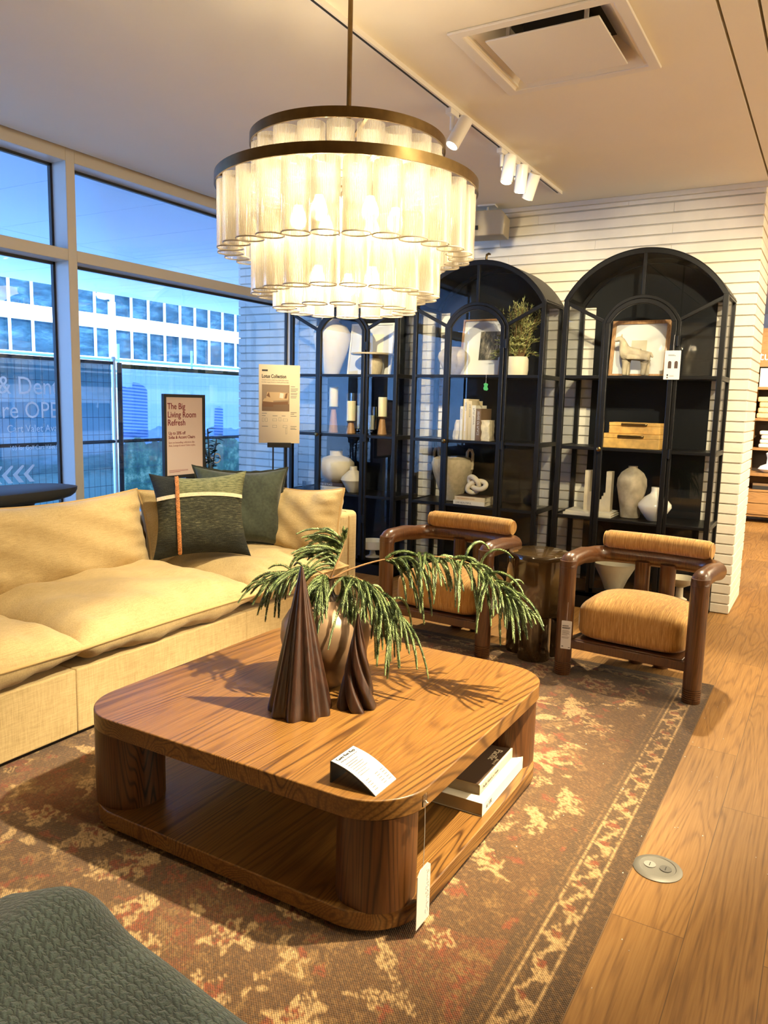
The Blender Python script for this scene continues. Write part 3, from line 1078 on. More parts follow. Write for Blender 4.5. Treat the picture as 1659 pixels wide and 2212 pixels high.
# pine branches in the vase
def spline(ctrl, n):
    P = [Vector(p) for p in ctrl]
    P = [P[0] * 2 - P[1]] + P + [P[-1] * 2 - P[-2]]
    out = []
    m = len(P) - 3
    for i in range(n + 1):
        t = i / n * m
        k = min(int(t), m - 1)
        u = t - k
        a, b, c, d = P[k:k + 4]
        out.append(0.5 * ((2 * b) + (c - a) * u + (2 * a - 5 * b + 4 * c - d) * u * u + (3 * b - a - 3 * c + d) * u ** 3))
    return out


def strand(mb, pts, r, rnd):
    """a drooping twig clothed in short overlapping needles"""
    L = sum((pts[i + 1] - pts[i]).length for i in range(len(pts) - 1))
    n = max(8, int(L / 0.0042))
    P = spline(pts, n)
    mb.tube(P[::4] + [P[-1]], r * 0.45, 5)
    for i in range(1, n):
        d = (P[i + 1] - P[i]).normalized() if i < n else d
        a = Vector((0, 0, 1)) if abs(d.z) < 0.9 else Vector((1, 0, 0))
        x = d.cross(a).normalized()
        y = d.cross(x)
        tip = 1.0 - 0.55 * (i / n) ** 4
        for k in range(4):
            t = i * 2.4 + k * PI / 2 + rnd.uniform(-0.3, 0.3)
            o = x * math.cos(t) + y * math.sin(t)
            s_ = d.cross(o)
            b = P[i] + o * r * 0.3
            e = P[i] + o * r * 1.25 * tip + d * r * 1.9
            mid = P[i] + o * r * 0.95 * tip + d * r * 0.6
            hw = r * 0.34
            mb.add([b, mid + s_ * hw, e, mid - s_ * hw], [(0, 1, 2, 3)])


def branch(name, label, ctrl, plan, seed, stem_r=0.0042):
    rnd = random.Random(seed)
    st = spline(ctrl, 40)
    root = tag(MB().tube(st, [stem_r * (1 - 0.6 * i / 40) for i in range(41)], 8).build(name, M['bark']), label, 'branch')
    mb = MB()
    for t, dirv, L, droop in plan:
        i = min(39, int(t * 40))
        p = st[i]
        d = Vector(dirv).normalized()
        pts = [p]
        q = p.copy()
        v = d.copy()
        k = 6
        for j in range(k):
            v = (v + Vector((0, 0, -droop * 0.26)) + Vector((rnd.uniform(-.05, .05), rnd.uniform(-.05, .05), 0))).normalized()
            q = q + v * (L / k)
            pts.append(q.copy())
        strand(mb, pts, rnd.uniform(0.0046, 0.0058), rnd)
    mb.build('needles', M['needle'], root, angle=180)
    return root


VM = (2.36, 1.592, 0.83)
rnd = random.Random(5)
plan = []
for k in range(80):
    t = 0.34 + 0.66 * k / 79
    dr = (rnd.uniform(-0.5, 0.4), rnd.uniform(-0.6, 0.0), rnd.uniform(-0.3, 0.4))
    plan.append((t, dr, rnd.uniform(0.14, 0.27) * (1.1 - 0.3 * t), rnd.uniform(1.1, 1.9)))
branch('pine_branch', 'longest green pine branch arching right from the bronze vase over the left armchair', [VM, (2.42, 1.535, 0.868), (2.50, 1.43, 0.905), (2.57, 1.27, 0.925), (2.61, 1.12, 0.905), (2.60, 1.01, 0.845), (2.58, 0.955, 0.775)], plan, 6)
plan = []
for k in range(66):
    t = 0.2 + 0.8 * k / 65
    dr = (rnd.uniform(-0.5, 0.3), rnd.uniform(-0.6, 0.15), rnd.uniform(-0.5, 0.3))
    plan.append((t, dr, rnd.uniform(0.14, 0.30), rnd.uniform(1.1, 2.0)))
branch('pine_branch', 'pine branch drooping lowest at the right side of the bronze vase', [VM, (2.36, 1.53, 0.850), (2.37, 1.46, 0.845), (2.40, 1.39, 0.80), (2.42, 1.33, 0.72)], plan, 7)
plan = []
for k in range(44):
    t = 0.25 + 0.75 * k / 43
    dr = (rnd.uniform(-0.6, 0.3), rnd.uniform(0.0, 0.8), rnd.uniform(-0.3, 0.45))
    plan.append((t, dr, rnd.uniform(0.09, 0.19), rnd.uniform(0.8, 1.5)))
branch('pine_branch', 'pine branch drooping left from the vase behind the tall fluted cone', [VM, (2.34, 1.64, 0.862), (2.32, 1.71, 0.865), (2.31, 1.78, 0.830), (2.31, 1.80, 0.79)], plan, 8)
plan = []
for k in range(36):
    t = 0.3 + 0.7 * k / 35
    up = t > 0.9
    dr = (rnd.uniform(-0.4, 0.3), rnd.uniform(-0.3, 0.3), 1.2) if up else (rnd.uniform(-0.4, 0.2), rnd.uniform(0.2, 0.9), rnd.uniform(0.2, 0.8))
    plan.append((t, dr, rnd.uniform(0.03, 0.05) if up else rnd.uniform(0.12, 0.20), 0.1 if up else rnd.uniform(0.7, 1.1)))
branch('pine_branch', 'upright pine twig with a tufted tip standing tallest in the bronze vase', [VM, (2.37, 1.575, 0.88), (2.40, 1.565, 0.94), (2.41, 1.56, 0.985)], plan, 9)
plan = []
for k in range(36):
    t = 0.3 + 0.7 * k / 35
    dr = (rnd.uniform(-1.0, -0.3), rnd.uniform(-0.6, 0.5), rnd.uniform(-0.4, 0.3))
    plan.append((t, dr, rnd.uniform(0.09, 0.17), rnd.uniform(1.0, 1.8)))
branch('pine_branch', 'short pine branch hanging over the front of the bronze vase', [VM, (2.325, 1.585, 0.855), (2.28, 1.565, 0.855), (2.24, 1.55, 0.83)], plan, 10)

# table sign: white card on a black stand
sg = thing('table_sign', 'small white card on a black angled stand at the near corner of the table', 'sign', (1.730, 1.150, ZT))
card = MB()
n = 10
prof = []
for i in range(n + 1):
    t = i / n
    prof.append((-0.148 * t, 0.062 * (1 - t) + 0.012 * math.sin(PI * t) + 0.003))
fr_, bk_ = [], []
poly = prof + [(u, v - 0.0025) for u, v in prof[::-1]]
card.prism(poly, -0.004, 0.112, lambda u, v, w_: (w_, u, v))
card.build('card', M['paper'], sg)
st_ = MB()
st_.prism([(u, v - 0.0027) for u, v in prof] + [(u, v - 0.006) for u, v in prof[::-1]], -0.005, 0.113, lambda u, v, w_: (w_, u, v))
st_.box(-0.005, -0.002, 0.0, 0.113, 0.003, 0.064)
st_.build('stand', M['matte_black'], sg)
al = math.atan2(0.062, 0.148)
rt = Matrix(((1, 0, 0), (0, math.cos(al), 0), (0, math.sin(al), 0)))


def on_card(t, u):
    return (u, -0.148 * t, 0.062 * (1 - t) + 0.012 * math.sin(PI * t) + 0.0042)


def tilt(t):
    sl = (-0.062 + 0.012 * PI * math.cos(PI * t)) / -0.148
    return (math.atan(sl), 0, 0)


text('lettering', 'Tavira Rust Rugs', 0.0135, M['ink'], sg, on_card(0.11, 0.006), tilt(0.11))
text('lettering', 'Wool rug in cream, brown and rust', 0.0058, M['grey_ink'], sg, on_card(0.18, 0.008), tilt(0.18))
for k in range(7):
    mbx = MB().box(0, 0, 0, (0.062, 0.050, 0.066, 0.058, 0.064, 0.044, 0.05)[k], 0.0022, 0.0003)
    b_ = mbx.build('text_line', M['grey_ink'], sg, loc=on_card(0.28 + 0.055 * k, 0.010))
    b_.rotation_euler = tilt(0.28 + 0.055 * k)
for r_ in range(5):
    for c_, u in enumerate((0.010, 0.058, 0.086)):
        b_ = MB().box(0, 0, 0, 0.016, 0.0028, 0.0003).build('price_line', M['grey_ink'], sg, loc=on_card(0.74 + 0.05 * r_, u))
        b_.rotation_euler = tilt(0.74 + 0.05 * r_)

# books on the lower shelf
def flat_book(name, label, loc, rz, L, W, T, cover, spine_txt=None, tcol=None, group=None, tsize=0.02, spine_side=-1, cover_mat_top=None):
    """lies flat: spine along local x at y=0, pages towards +y"""
    t = thing(name, label, 'book', loc, rz, group)
    c = MB()
    c.box(0, 0, 0, L, W, 0.003)
    c.box(0, 0, T - 0.003, L, W, T)
    c.box(0, 0, 0.003, L, 0.004, T - 0.003)
    c.build('cover', cover, t, bevel=0.001, seg=2)
    MB().box(0.004, 0.004, 0.003, L - 0.004, W - 0.006, T - 0.003).build('pages', M['page'], t)
    if spine_txt:
        text('spine_lettering', spine_txt, tsize, tcol or M['ink'], t, (L * 0.08, -0.0005, T / 2 - tsize * 0.35), (PI / 2, 0, 0), 'LEFT', 0.9)
    return t


ZS = 0.006 + 0.074
b1 = flat_book('book', 'thick white book at the bottom of the pair on the coffee table shelf', (2.35, 0.935, ZS), 0.02, 0.43, 0.33, 0.050, M['cover_white'], 'at 100', M['grey_ink'], None, 0.024)
b2 = flat_book('book', 'brown-covered book lying on the white book in the coffee table', (2.395, 0.965, ZS + 0.05), 0.03, 0.35, 0.28, 0.040, M['cover_cream'], 'Pacific Natural at Home', M['grey_ink'], None, 0.018)
jk = MB().box(0.0, 0.006, 0.0402, 0.35, 0.28, 0.0412).build('jacket_front', M['cover_dark'], b2)
jk['label'] = 'brown printed front cover'
text('title', 'Pacific', 0.040, M['page'], b2, (0.30, 0.05, 0.0416), (0, 0, PI), 'LEFT')
text('title', 'Natural', 0.016, M['page'], b2, (0.22, 0.022, 0.0416), (0, 0, PI), 'LEFT')
for a_ in ((0.20, 0.13, 0.33, 0.19), (0.25, 0.20, 0.34, 0.25), (0.14, 0.17, 0.17, 0.22), (0.04, 0.2, 0.12, 0.23)):
    MB().box(a_[0], a_[1], 0.0411, a_[2], a_[3], 0.0416).build('printed_furniture', M['cover_tan'], b2)

# hang tag on the table corner
ht = thing('hang_tag', 'white paper tag hanging on a thread at the near right corner of the table', 'tag', (1.815, 0.893, 0.0))
MB().tube([(0.0, 0.0, 0.40), (0.0, -0.002, 0.30), (0.0, -0.001, 0.188)], 0.0010, 6).build('thread', M['paper'], ht)
mb = MB().box(-0.012, 0.0, 0.385, 0.014, 0.003, 0.418)
mb.build('clip', thin_glass('clear_clip', (0.9, 0.88, 0.85)), ht)
MB().tube([(-0.002, -0.002, 0.402), (0.0, -0.006, 0.395), (0.006, -0.006, 0.393)], 0.002, 6).build('hook', M['paper'], ht)
MB().prism([(-0.040, 0.028), (0.040, 0.028), (0.040, 0.19), (0.022, 0.204), (-0.022, 0.204), (-0.040, 0.19)], -0.001, 0.001, lambda u, v, w_: (u + 0.0, w_ - 0.004, v)).build('card', M['paper'], ht)
text('lettering', 'Crate&Barrel', 0.026, plain('silver_ink', (0.62, 0.60, 0.56), 0.5), ht, (0.031, -0.0055, 0.045), (PI / 2, -PI / 2, 0), 'LEFT')

# ---------------------------------------------------------------- sofa
SX0, SX1 = 0.93, 4.40
sf = thing('sofa', 'long tan upholstered sofa with loose cushions along the window', 'sofa', ((SX0 + SX1) / 2, 3.3, 0.0))
sfx = (SX0 + SX1) / 2


def sbox(name, x0, y0, z0, x1, y1, z1, bev=0.03, mat='sofa'):
    return MB().box(x0 - sfx, y0 - 3.3, z0, x1 - sfx, y1 - 3.3, z1).build(name, M[mat], sf, bevel=bev, seg=5)


for a, b in ((SX0, 2.1195), (2.1205, 3.2455), (3.2465, 4.153)):
    sbox('base', a, 2.745, 0.03, b, 3.80, 0.315, 0.008)
    sbox('back', a, 3.62, 0.30, b, 3.86, 0.76, 0.05)
sbox('arm', 4.157, 2.745, 0.03, SX1, 3.86, 0.765, 0.035)
arm_seam = MB().tube([(4.283 - sfx, 2.743 - 3.3, 0.04), (4.283 - sfx, 2.743 - 3.3, 0.735), (4.283 - sfx, 2.77 - 3.3, 0.765), (4.283 - sfx, 3.84 - 3.3, 0.767)], 0.0035, 6).build('piping', M['sofa_seam'], sf)
sbox('plinth', SX0 + 0.02, 2.775, 0.006, SX1 - 0.02, 3.80, 0.03, 0.0, 'matte_black')


def seat(x0, x1, seed, y0=2.665, y1=3.62, z=0.43, t=0.25):
    mb, out = cushion(x1 - x0 + 0.02, y1 - y0, t, 5.0, 0.55, 0.035, 44, 0.012, seed)
    o = mb.build('seat_cushion', M['sofa'], sf, angle=180)
    o.matrix_local = basis(((x0 + x1) / 2 - sfx, y0 - 3.3, z), (1, 0, 0.0), (0, 1, 0.012))
    MB().tube(out, 0.0075, 8, True).build('piping', M['sofa_seam'], o)
    return o


seat(SX0, 2.11, 1)
seat(2.10, 3.27, 2)
seat(3.27, 4.15, 3)


def back_cushion(origin, xa, ya, w, h, t, seed):
    mb, out = cushion(w, h, t, 4.0, 0.5, 0.06, 44, 0.014, seed, 0.02)
    o = mb.build('back_cushion', M['sofa'], sf, angle=180)
    o.matrix_local = basis(Vector(origin) - Vector((sfx, 3.3, 0)), xa, ya)
    MB().tube(out, 0.008, 8, True).build('piping', M['sofa_seam'], o)
    return o


back_cushion((2.63, 3.46, 0.475), (1, 0, 0.0), (0, 0.22, 0.95), 1.18, 0.48, 0.26, 4)
back_cushion((1.47, 3.46, 0.475), (1, 0, 0.0), (0, 0.22, 0.95), 1.14, 0.47, 0.26, 5)
back_cushion((3.66, 3.47, 0.475), (1, 0, 0.0), (0, 0.22, 0.95), 0.86, 0.47, 0.24, 6)
back_cushion((4.00, 2.975, 0.485), (0, -1, 0.02), (0.17, 0, 0.95), 0.66, 0.46, 0.22, 7)

# throw pillows
def woven():
    g = G('green_woven')
    tc = g.n('TexCoord'); sp = g.n('SeparateXYZ', {0: tc.outputs['Object']})
    x, y = sp.outputs[0], sp.outputs[1]
    n = g.noise(g.obj((28, 150, 1)), 1.0, 3, 0.6)
    n2 = g.noise(g.obj((3, 9, 1)), 1.6, 3)
    f = g.mt('ADD', g.mt('MULTIPLY', n, 0.75), g.mt('MULTIPLY', n2, 0.25))
    dark = g.ramp(f, [(0.35, lin(20, 23, 23)), (0.6, lin(40, 44, 40))])
    olive = g.ramp(f, [(0.36, lin(36, 40, 34)), (0.55, lin(66, 68, 54)), (0.7, lin(122, 120, 94))])
    pale = g.ramp(f, [(0.36, lin(74, 80, 56)), (0.62, lin(136, 138, 102))])
    k = g.ramp(g.mt('ADD', y, g.mt('MULTIPLY', n2, 0.10)), [(0.12, (0, 0, 0)), (0.24, (1, 1, 1))])
    body = g.mix(k, dark, olive)
    top = g.mix(g.mt('GREATER_THAN', x, -0.125), dark, pale)
    col = g.mix(g.mt('GREATER_THAN', y, 0.375), body, top)
    g.set(Base_Color=col, Roughness=0.95)
    g.bump(g.mt('ADD', n, g.noise(g.obj((160, 160, 1)), 1.0, 1)), 0.6, 0.005)
    return g.m


def pillow_z(w, h, t, ear, pw, q, x, y):
    u = max(-1, min(1, x / (w / 2))); v = max(-1, min(1, (y - h / 2) / (h / 2)))
    return t / 2 * max(0.0, (1 - abs(u) ** pw) * (1 - abs(v) ** pw)) ** q


pw_, ph_, pt_ = 0.57, 0.52, 0.20
mb, out = cushion(pw_, ph_, pt_, 3.0, 0.55, 0.15, 36, 0.004, 12)
gp = tag(mb.build('throw_pillow', woven(), angle=180), 'dark green woven pillow with a tan vertical braid and a cream horizontal stripe', 'pillow')
gp.matrix_world = basis((3.345, 3.165, 0.548), (0.72, -0.69, 0.03), (0.165, 0.155, 0.95))
tanb = plain('tan_braid', lin(186, 124, 72), 0.8, var=0.3, vscale=70, bump=0.8, bscale=90)
creamb = plain('cream_stripe', lin(226, 210, 176), 0.9, var=0.12, vscale=90, bump=0.4, bscale=120)
mb = MB()
for ph0 in (0, PI):
    mb.tube([(-0.128 + 0.0065 * math.sin(s_ * 1.0 + ph0), 0.035 + 0.452 * s_ / 150.0, pillow_z(pw_, ph_, pt_, 0.1, 3, 0.55, -0.128, 0.035 + 0.452 * s_ / 150) + 0.006 + 0.004 * math.cos(s_ * 1.0 + ph0)) for s_ in range(151)], 0.0068, 6)
mb.build('braid', tanb, gp)['label'] = 'tan vertical braid'
MB().grid(lambda a, b: (-0.245 + 0.490 * a, 0.366 + 0.022 * b + 0.02 * (1 - (2 * a - 1) ** 2) - 0.02, pillow_z(pw_, ph_, pt_, 0.1, 3, 0.55, (-0.245 + 0.490 * a) * 1.02, 0.366 + 0.022 * b) + 0.004), 50, 3).build('stripe', creamb, gp)['label'] = 'cream horizontal stripe'

mb, out = cushion(0.60, 0.52, 0.19, 3.0, 0.55, 0.16, 36, 0.006, 15)
vp_ = tag(mb.build('throw_pillow', M['velvet'], angle=180), 'plain dark green velvet pillow with frayed seams behind the woven one', 'pillow')
vp_.matrix_world = basis((3.77, 3.24, 0.545), (0.70, -0.715, -0.02), (0.15, 0.14, 0.97))
rnd = random.Random(4)
fl = MB()
m_ = len(out)
cx_, cy_ = 0.0, 0.25
outer = []
inner = []
for i, p in enumerate(out):
    d = Vector((p[0] - cx_, p[1] - cy_, 0)); L_ = d.length
    d.normalize()
    k = 0.016 + 0.003 * math.sin(i * 2.3)
    outer.append((p[0] + d.x * k, p[1] + d.y * k))
    inner.append((p[0] - d.x * 0.004, p[1] - d.y * 0.004))
fl.ring(outer, inner, -0.003, 0.003)
fl.build('frayed_edge', M['velvet_edge'], vp_)
# ---------------------------------------------------------------- armchairs
def make_chair(name, label, loc, rz, group):
    t = thing(name, label, 'armchair', loc, rz, group)
    W2 = 0.347

    def post(x, y, z1, r, z0=0.0):
        prof = [(r * 0.95, z0)]
        for k in range(6):
            z = z0 + 0.008 + k * 0.011
            prof += [(r * 1.0, z), (r * 1.0, z + 0.007), (r * 0.90, z + 0.008), (r * 0.90, z + 0.0105)]
        prof += [(r, z0 + 0.076), (r, z1)]
        return MB().lathe(prof, (x, y, 0), 28).build('leg', M['chair_wood'], t, angle=30)
    for sy in (-1, 1):
        post(0.0, sy * W2, 0.655, 0.046, 0.006)
    for sy in (-1, 1):
        post(0.475, sy * 0.072, 0.61, 0.043)
    path = []
    R = 0.13
    zf, zb = 0.650, 0.630
    path.append((0.0, W2, zf - 0.03))
    for k in range(5):
        a = PI - (PI / 2) * k / 4
        path.append((0.035 + 0.035 * math.cos(a), W2, zf - 0.035 + 0.035 * math.sin(a)))
    path.append((0.22, W2 + 0.004, zf))
    for k in range(9):
        a = PI / 2 - (PI / 2) * k / 8
        path.append((0.36 + (R + 0.0) * math.cos(a), W2 - R + R * math.sin(a) + 0.006, zb))
    for k in range(1, 4):
        y = (W2 - R) * (1 - 2 * k / 8)
        path.append((0.49 + 0.016 * (1 - (y / W2) ** 2), y, zb))
    half = path + [(0.508, 0.0, zb)]
    full = half + [(x, -y, z) for x, y, z in half[-2::-1]]
    MB().tube(full, 0.048, 22).build('arm_rail', M['chair_wood'], t, angle=60)
    # bolster back
    bp, br = [], []
    n = 26
    for i in range(n + 1):
        s = -1 + 2 * i / n
        y = 0.30 * s
        bp.append((0.505 - 0.03 * s * s, y, 0.720))
        e = 1 - abs(s)
        br.append(0.054 * min(1.0, 0.80 + e * 4.0))
    b = MB().tube(bp, br, 24).build('backrest', M['mustard'], t, angle=50)
    for s in (-1, 1):
        c = (0.476, 0.300 * s, 0.720)
        MB().tube([(c[0] + 0.043 * math.cos(2 * PI * k / 20), c[1], c[2] + 0.043 * math.sin(2 * PI * k / 20)) for k in range(20)], 0.004, 6, True).build('welt', M['mustard'], b)
    # seat
    mb = MB()
    x0, x1, y0, y1, z0, z1 = -0.005, 0.47, -0.298, 0.298, 0.215, 0.425

    def shape(u, v, wv):
        return (u, v, wv)
    nu = 26
    vs = []
    n = nu

    def se(a, p):
        return math.copysign(abs(a) ** p, a)

    def fn(a, b2):
        th = -PI + 2 * PI * a
        phi = -PI / 2 + PI * b2
        cx = se(math.cos(phi), 0.42)
        X = se(math.cos(th), 0.34) * cx
        Y = se(math.sin(th), 0.34) * cx
        Z = se(math.sin(phi), 0.42)
        crown = 0.055 * max(0, Z) * (1 - X * X * 0.8) * (1 - Y * Y * 0.8)
        return ((x0 + x1) / 2 + (x1 - x0) / 2 * X, (y0 + y1) / 2 + (y1 - y0) / 2 * Y, (z0 + z1) / 2 + (z1 - z0) / 2 * Z + crown)
    mb.grid(fn, 72, 40)
    mb.build('seat', M['mustard'], t, angle=180)
    fr = MB()
    fr.box(-0.02, -0.32, 0.165, 0.02, 0.32, 0.212)
    fr.box(0.45, -0.28, 0.165, 0.49, 0.28, 0.212)
    for s in (-1, 1):
        fr.bar((0.0, 0.325 * s, 0.19), (0.47, 0.22 * s, 0.19), 0.04, 0.045)
    fr.box(0.0, -0.29, 0.195, 0.46, 0.29, 0.218)
    fr.build('seat_frame', M['chair_wood'], t, bevel=0.004, seg=2)
    return t


chR = make_chair('armchair', 'mustard armchair with rounded dark wood frame at the rug corner beside the brick pier', (4.120, 0.862, 0), math.radians(-4), 'mustard armchairs on the rug')
chL = copy_tree(chR)
chL.location = (4.165, 2.045, 0)
chL.rotation_euler = (0, 0, math.radians(-3))
chL['label'] = 'mustard armchair with rounded dark wood frame between the sofa arm and the side table'


def price_tag(label, loc, rz):
    t = thing('price_tag', label, 'tag', loc, rz)
    mb = MB().prism(rounded_rect(-0.0275, 0, 0.0275, 0.158, 0.004, 3), -0.0008, 0.0008, lambda u, v, w_: (w_, -u, v))
    mb.build('card', M['paper'], t)
    k = 0
    for z, wd, h_, mt_ in ((0.128, 0.034, 0.0035, 'ink'), (0.119, 0.044, 0.003, 'ink'), (0.114, 0.040, 0.003, 'ink'), (0.102, 0.036, 0.0018, 'grey_ink'), (0.096, 0.042, 0.0018, 'grey_ink'), (0.090, 0.038, 0.0018, 'grey_ink'), (0.084, 0.041, 0.0018, 'grey_ink'), (0.078, 0.030, 0.0018, 'grey_ink'), (0.066, 0.040, 0.0018, 'grey_ink'), (0.060, 0.036, 0.0018, 'grey_ink')):
        MB().box(-0.0013, 0.023 - wd, z, -0.0008, 0.023, z + h_).build('text_line', M[mt_], t)
    MB().box(-0.0013, 0.012, 0.012, -0.0008, 0.022, 0.016).build('text_line', M['ink'], t)
    MB().box(-0.0013, -0.024, 0.008, -0.0008, -0.014, 0.011).build('text_line', M['ink'], t)
    MB().tube([(0, 0, 0.150), (0.004, 0, 0.20), (0.012, 0, 0.26)], 0.0006, 5).build('thread', M['paper'], t)
    return t


price_tag('white price tag hanging on the left front post of the armchair beside the pier', (4.055, 1.172, 0.178), math.radians(10))
price_tag('white price tag seen edge-on between the left armchair and the side table', (4.168, 1.648, 0.30), math.radians(70))

# ---------------------------------------------------------------- glazed side table
st = thing('side_table', 'glossy brown glazed ceramic drum side table between the two armchairs', 'side table', (4.395, 1.462, 0.0))
MB().lathe([(0.10, 0.262), (0.165, 0.264), (0.180, 0.272), (0.187, 0.290), (0.188, 0.60), (0.186, 0.622), (0.178, 0.634), (0.165, 0.638), (0.0, 0.638)], n=64, cap=False).build('drum', M['side_table'], st)
for k in range(3):
    a = math.radians(197 + 120 * k)
    MB().lathe([(0.088, 0.0), (0.094, 0.005), (0.096, 0.02), (0.096, 0.27)], (0.092 * math.cos(a), 0.092 * math.sin(a), 0), 40).build('leg', M['side_table'], st)

# ---------------------------------------------------------------- display cabinets
XCF = 5.643
CD = XB - 0.004 - XCF     # depth


def arc(hw, z_s, z_t, n=36):
    rise = z_t - z_s
    R_ = (hw * hw + rise * rise) / (2 * rise)
    a0 = math.asin(min(1, hw / R_))
    if rise > hw:
        a0 = PI - a0
    return [(R_ * math.sin(-a0 + 2 * a0 * i / n), z_t - R_ + R_ * math.cos(-a0 + 2 * a0 * i / n)) for i in range(n + 1)]


def make_cabinet(label, yc):
    t = thing('display_cabinet', label, 'cabinet', (XCF, yc, 0.0), 0, 'arched black display cabinets')
    HW, ZS_, ZT_ = 0.552, 2.255, 2.585
    yz = lambda u, v, w_: (w_, u, v)
    fr = MB()
    for x0, x1 in ((0.0, 0.034), (CD - 0.034, CD)):
        for s in (-1, 1):
            fr.box(x0, min(s * HW, s * (HW - 0.034)), 0, x1, max(s * HW, s * (HW - 0.034)), ZS_ + 0.004)
        fr.ring(arc(HW, ZS_, ZT_), arc(HW - 0.036, ZS_, ZT_ - 0.034), x0, x1, yz, False)
        fr.box(x0, -HW, 0.09, x1, HW, 0.125)
    for s in (-1, 1):
        y0, y1 = sorted((s * HW, s * (HW - 0.030)))
        for z in (0.0, ZS_ - 0.012):
            fr.box(0.03, y0, z, CD - 0.03, y1, z + 0.03)
    fr.build('frame', M['black'], t, bevel=0.003, seg=2)
    o_ = arc(HW + 0.004, ZS_, ZT_ + 0.004)
    i_ = arc(HW, ZS_, ZT_)
    MB().ring(o_, i_, 0.0, CD, yz, False).build('arched_roof', M['black'], t)
    MB().prism(arc(HW - 0.02, ZS_, ZT_ - 0.02) + [(HW - 0.12, ZS_), (HW - 0.12, 0.10), (-HW + 0.12, 0.10), (-HW + 0.12, ZS_)], CD - 0.012, CD - 0.004, yz).build('back_panel', M['panel_black'], t)
    MB().box(0.0, -HW, 0.0, CD, HW, 0.125).build('base', M['black'], t, bevel=0.003, seg=2)
    for z in (0.672, 1.188, 1.702):
        MB().box(0.03, -HW + 0.02, z, CD - 0.01, HW - 0.02, z + 0.016).build('shelf', M['black'], t, bevel=0.002, seg=2)
    # fixed front: inner arch surround, diagonals, cross bars
    DW, DZS, DZT = 0.268, 2.085, 2.275
    fx = MB()
    for s in (-1, 1):
        y0, y1 = sorted((s * DW, s * (DW - 0.024)))
        fx.box(0.0, y0, 0.12, 0.03, y1, DZS + 0.004)
        fx.bar((0.015, s * (HW - 0.02), ZS_ - 0.015), (0.015, s * (DW - 0.01), DZS + 0.015), 0.022, 0.026)
        y0, y1 = sorted((s * HW, s * DW))
        for z in (0.672, 1.188, 1.702):
            fx.box(0.002, y0, z - 0.004, 0.028, y1, z + 0.020)
            yy0, yy1 = sorted((s * HW, s * (HW - 0.02)))
            fx.box(0.03, yy0, z - 0.010, CD - 0.03, yy1, z + 0.024)
    fx.ring(arc(DW, DZS, DZT), arc(DW - 0.024, DZS, DZT - 0.024), 0.0, 0.03, yz, False)
    fx.box(0.002, -0.012, DZT - 0.01, 0.028, 0.012, ZT_ - 0.025)
    fx.build('glazing_bars', M['black'], t, bevel=0.003, seg=2)
    gp_ = MB()
    for s in (-1, 1):
        pl = [(s * (HW - 0.03), 0.125), (s * (DW), 0.125), (s * DW, DZS), (s * (HW - 0.03), ZS_)]
        gp_.prism(pl if s > 0 else pl[::-1], 0.013, 0.016, yz)
        y0, y1 = sorted((s * (HW - 0.012), s * (HW - 0.015)))
        gp_.box(0.034, y0, 0.125, CD - 0.034, y1, ZS_ - 0.01)
    ou, inn = arc(HW - 0.034, ZS_, ZT_ - 0.034, 24), arc(DW, DZS, DZT, 24)
    gp_.ring(ou, inn, 0.013, 0.016, yz, False)
    gp_.build('glass', M['glass'], t)
    # door
    dw, ds, dt = DW - 0.026, DZS, DZT - 0.026
    dm = MB()
    for s in (-1, 1):
        y0, y1 = sorted((s * dw, s * (dw - 0.034)))
        dm.box(-0.012, y0, 0.128, 0.016, y1, ds + 0.004)
    dm.ring(arc(dw, ds, dt), arc(dw - 0.034, ds, dt - 0.034), -0.012, 0.016, yz, False)
    dm.box(-0.012, -dw, 0.128, 0.016, dw, 0.165)
    for z in (0.672, 1.188, 1.702):
        dm.box(-0.008, -dw + 0.03, z - 0.003, 0.014, dw - 0.03, z + 0.019)
    d = dm.build('door', M['black'], t, bevel=0.004, seg=2)
    MB().prism(arc(dw - 0.032, ds, dt - 0.032, 24) + [(dw - 0.032, 0.16), (-dw + 0.032, 0.16)], 0.001, 0.004, yz).build('door_glass', M['glass'], d)
    for z in (0.45, 1.15, 1.92):
        hm = MB().cyl((-0.010, -dw - 0.013, z), (-0.010, -dw - 0.013, z + 0.07), 0.007, 12)
        hm.box(-0.014, -dw - 0.03, z + 0.004, -0.008, -dw + 0.02, z + 0.066)
        hm.build('hinge', M['black'], d)
    MB().lathe([(0.006, 0.0), (0.006, 0.014), (0.014, 0.018), (0.018, 0.026), (0.016, 0.034), (0.008, 0.038)], n=20).build('knob', M['brass'], d)
    k = d.children[-1]
    k.rotation_euler = (0, -PI / 2, 0)
    k.location = (-0.012, dw - 0.017, 1.195)
    return t


YR, YM, YL = 1.240, 2.480, 3.725
cabR = make_cabinet('black arched glass cabinet nearest the brick pier, with a white price card on it', YR)
cabM = copy_tree(cabR); cabM.location = (XCF, YM, 0); cabM['label'] = 'black arched glass cabinet in the middle, with a green plant inside at the top'
cabL = copy_tree(cabR); cabL.location = (XCF, YL, 0); cabL['label'] = 'black arched glass cabinet beside the window, partly hidden by the chandelier'

S1, S2, S3, S0 = 1.718, 1.204, 0.688, 0.125
XI = 5.85


def solo(mb, name, mat, label, cat, loc, group=None, angle=40):
    return tag(mb.build(name, M[mat] if isinstance(mat, str) else mat, loc=loc, angle=angle), label, cat, group)


def lathe(pr, n=44, **k):
    return MB().lathe(pr, n=n, **k)


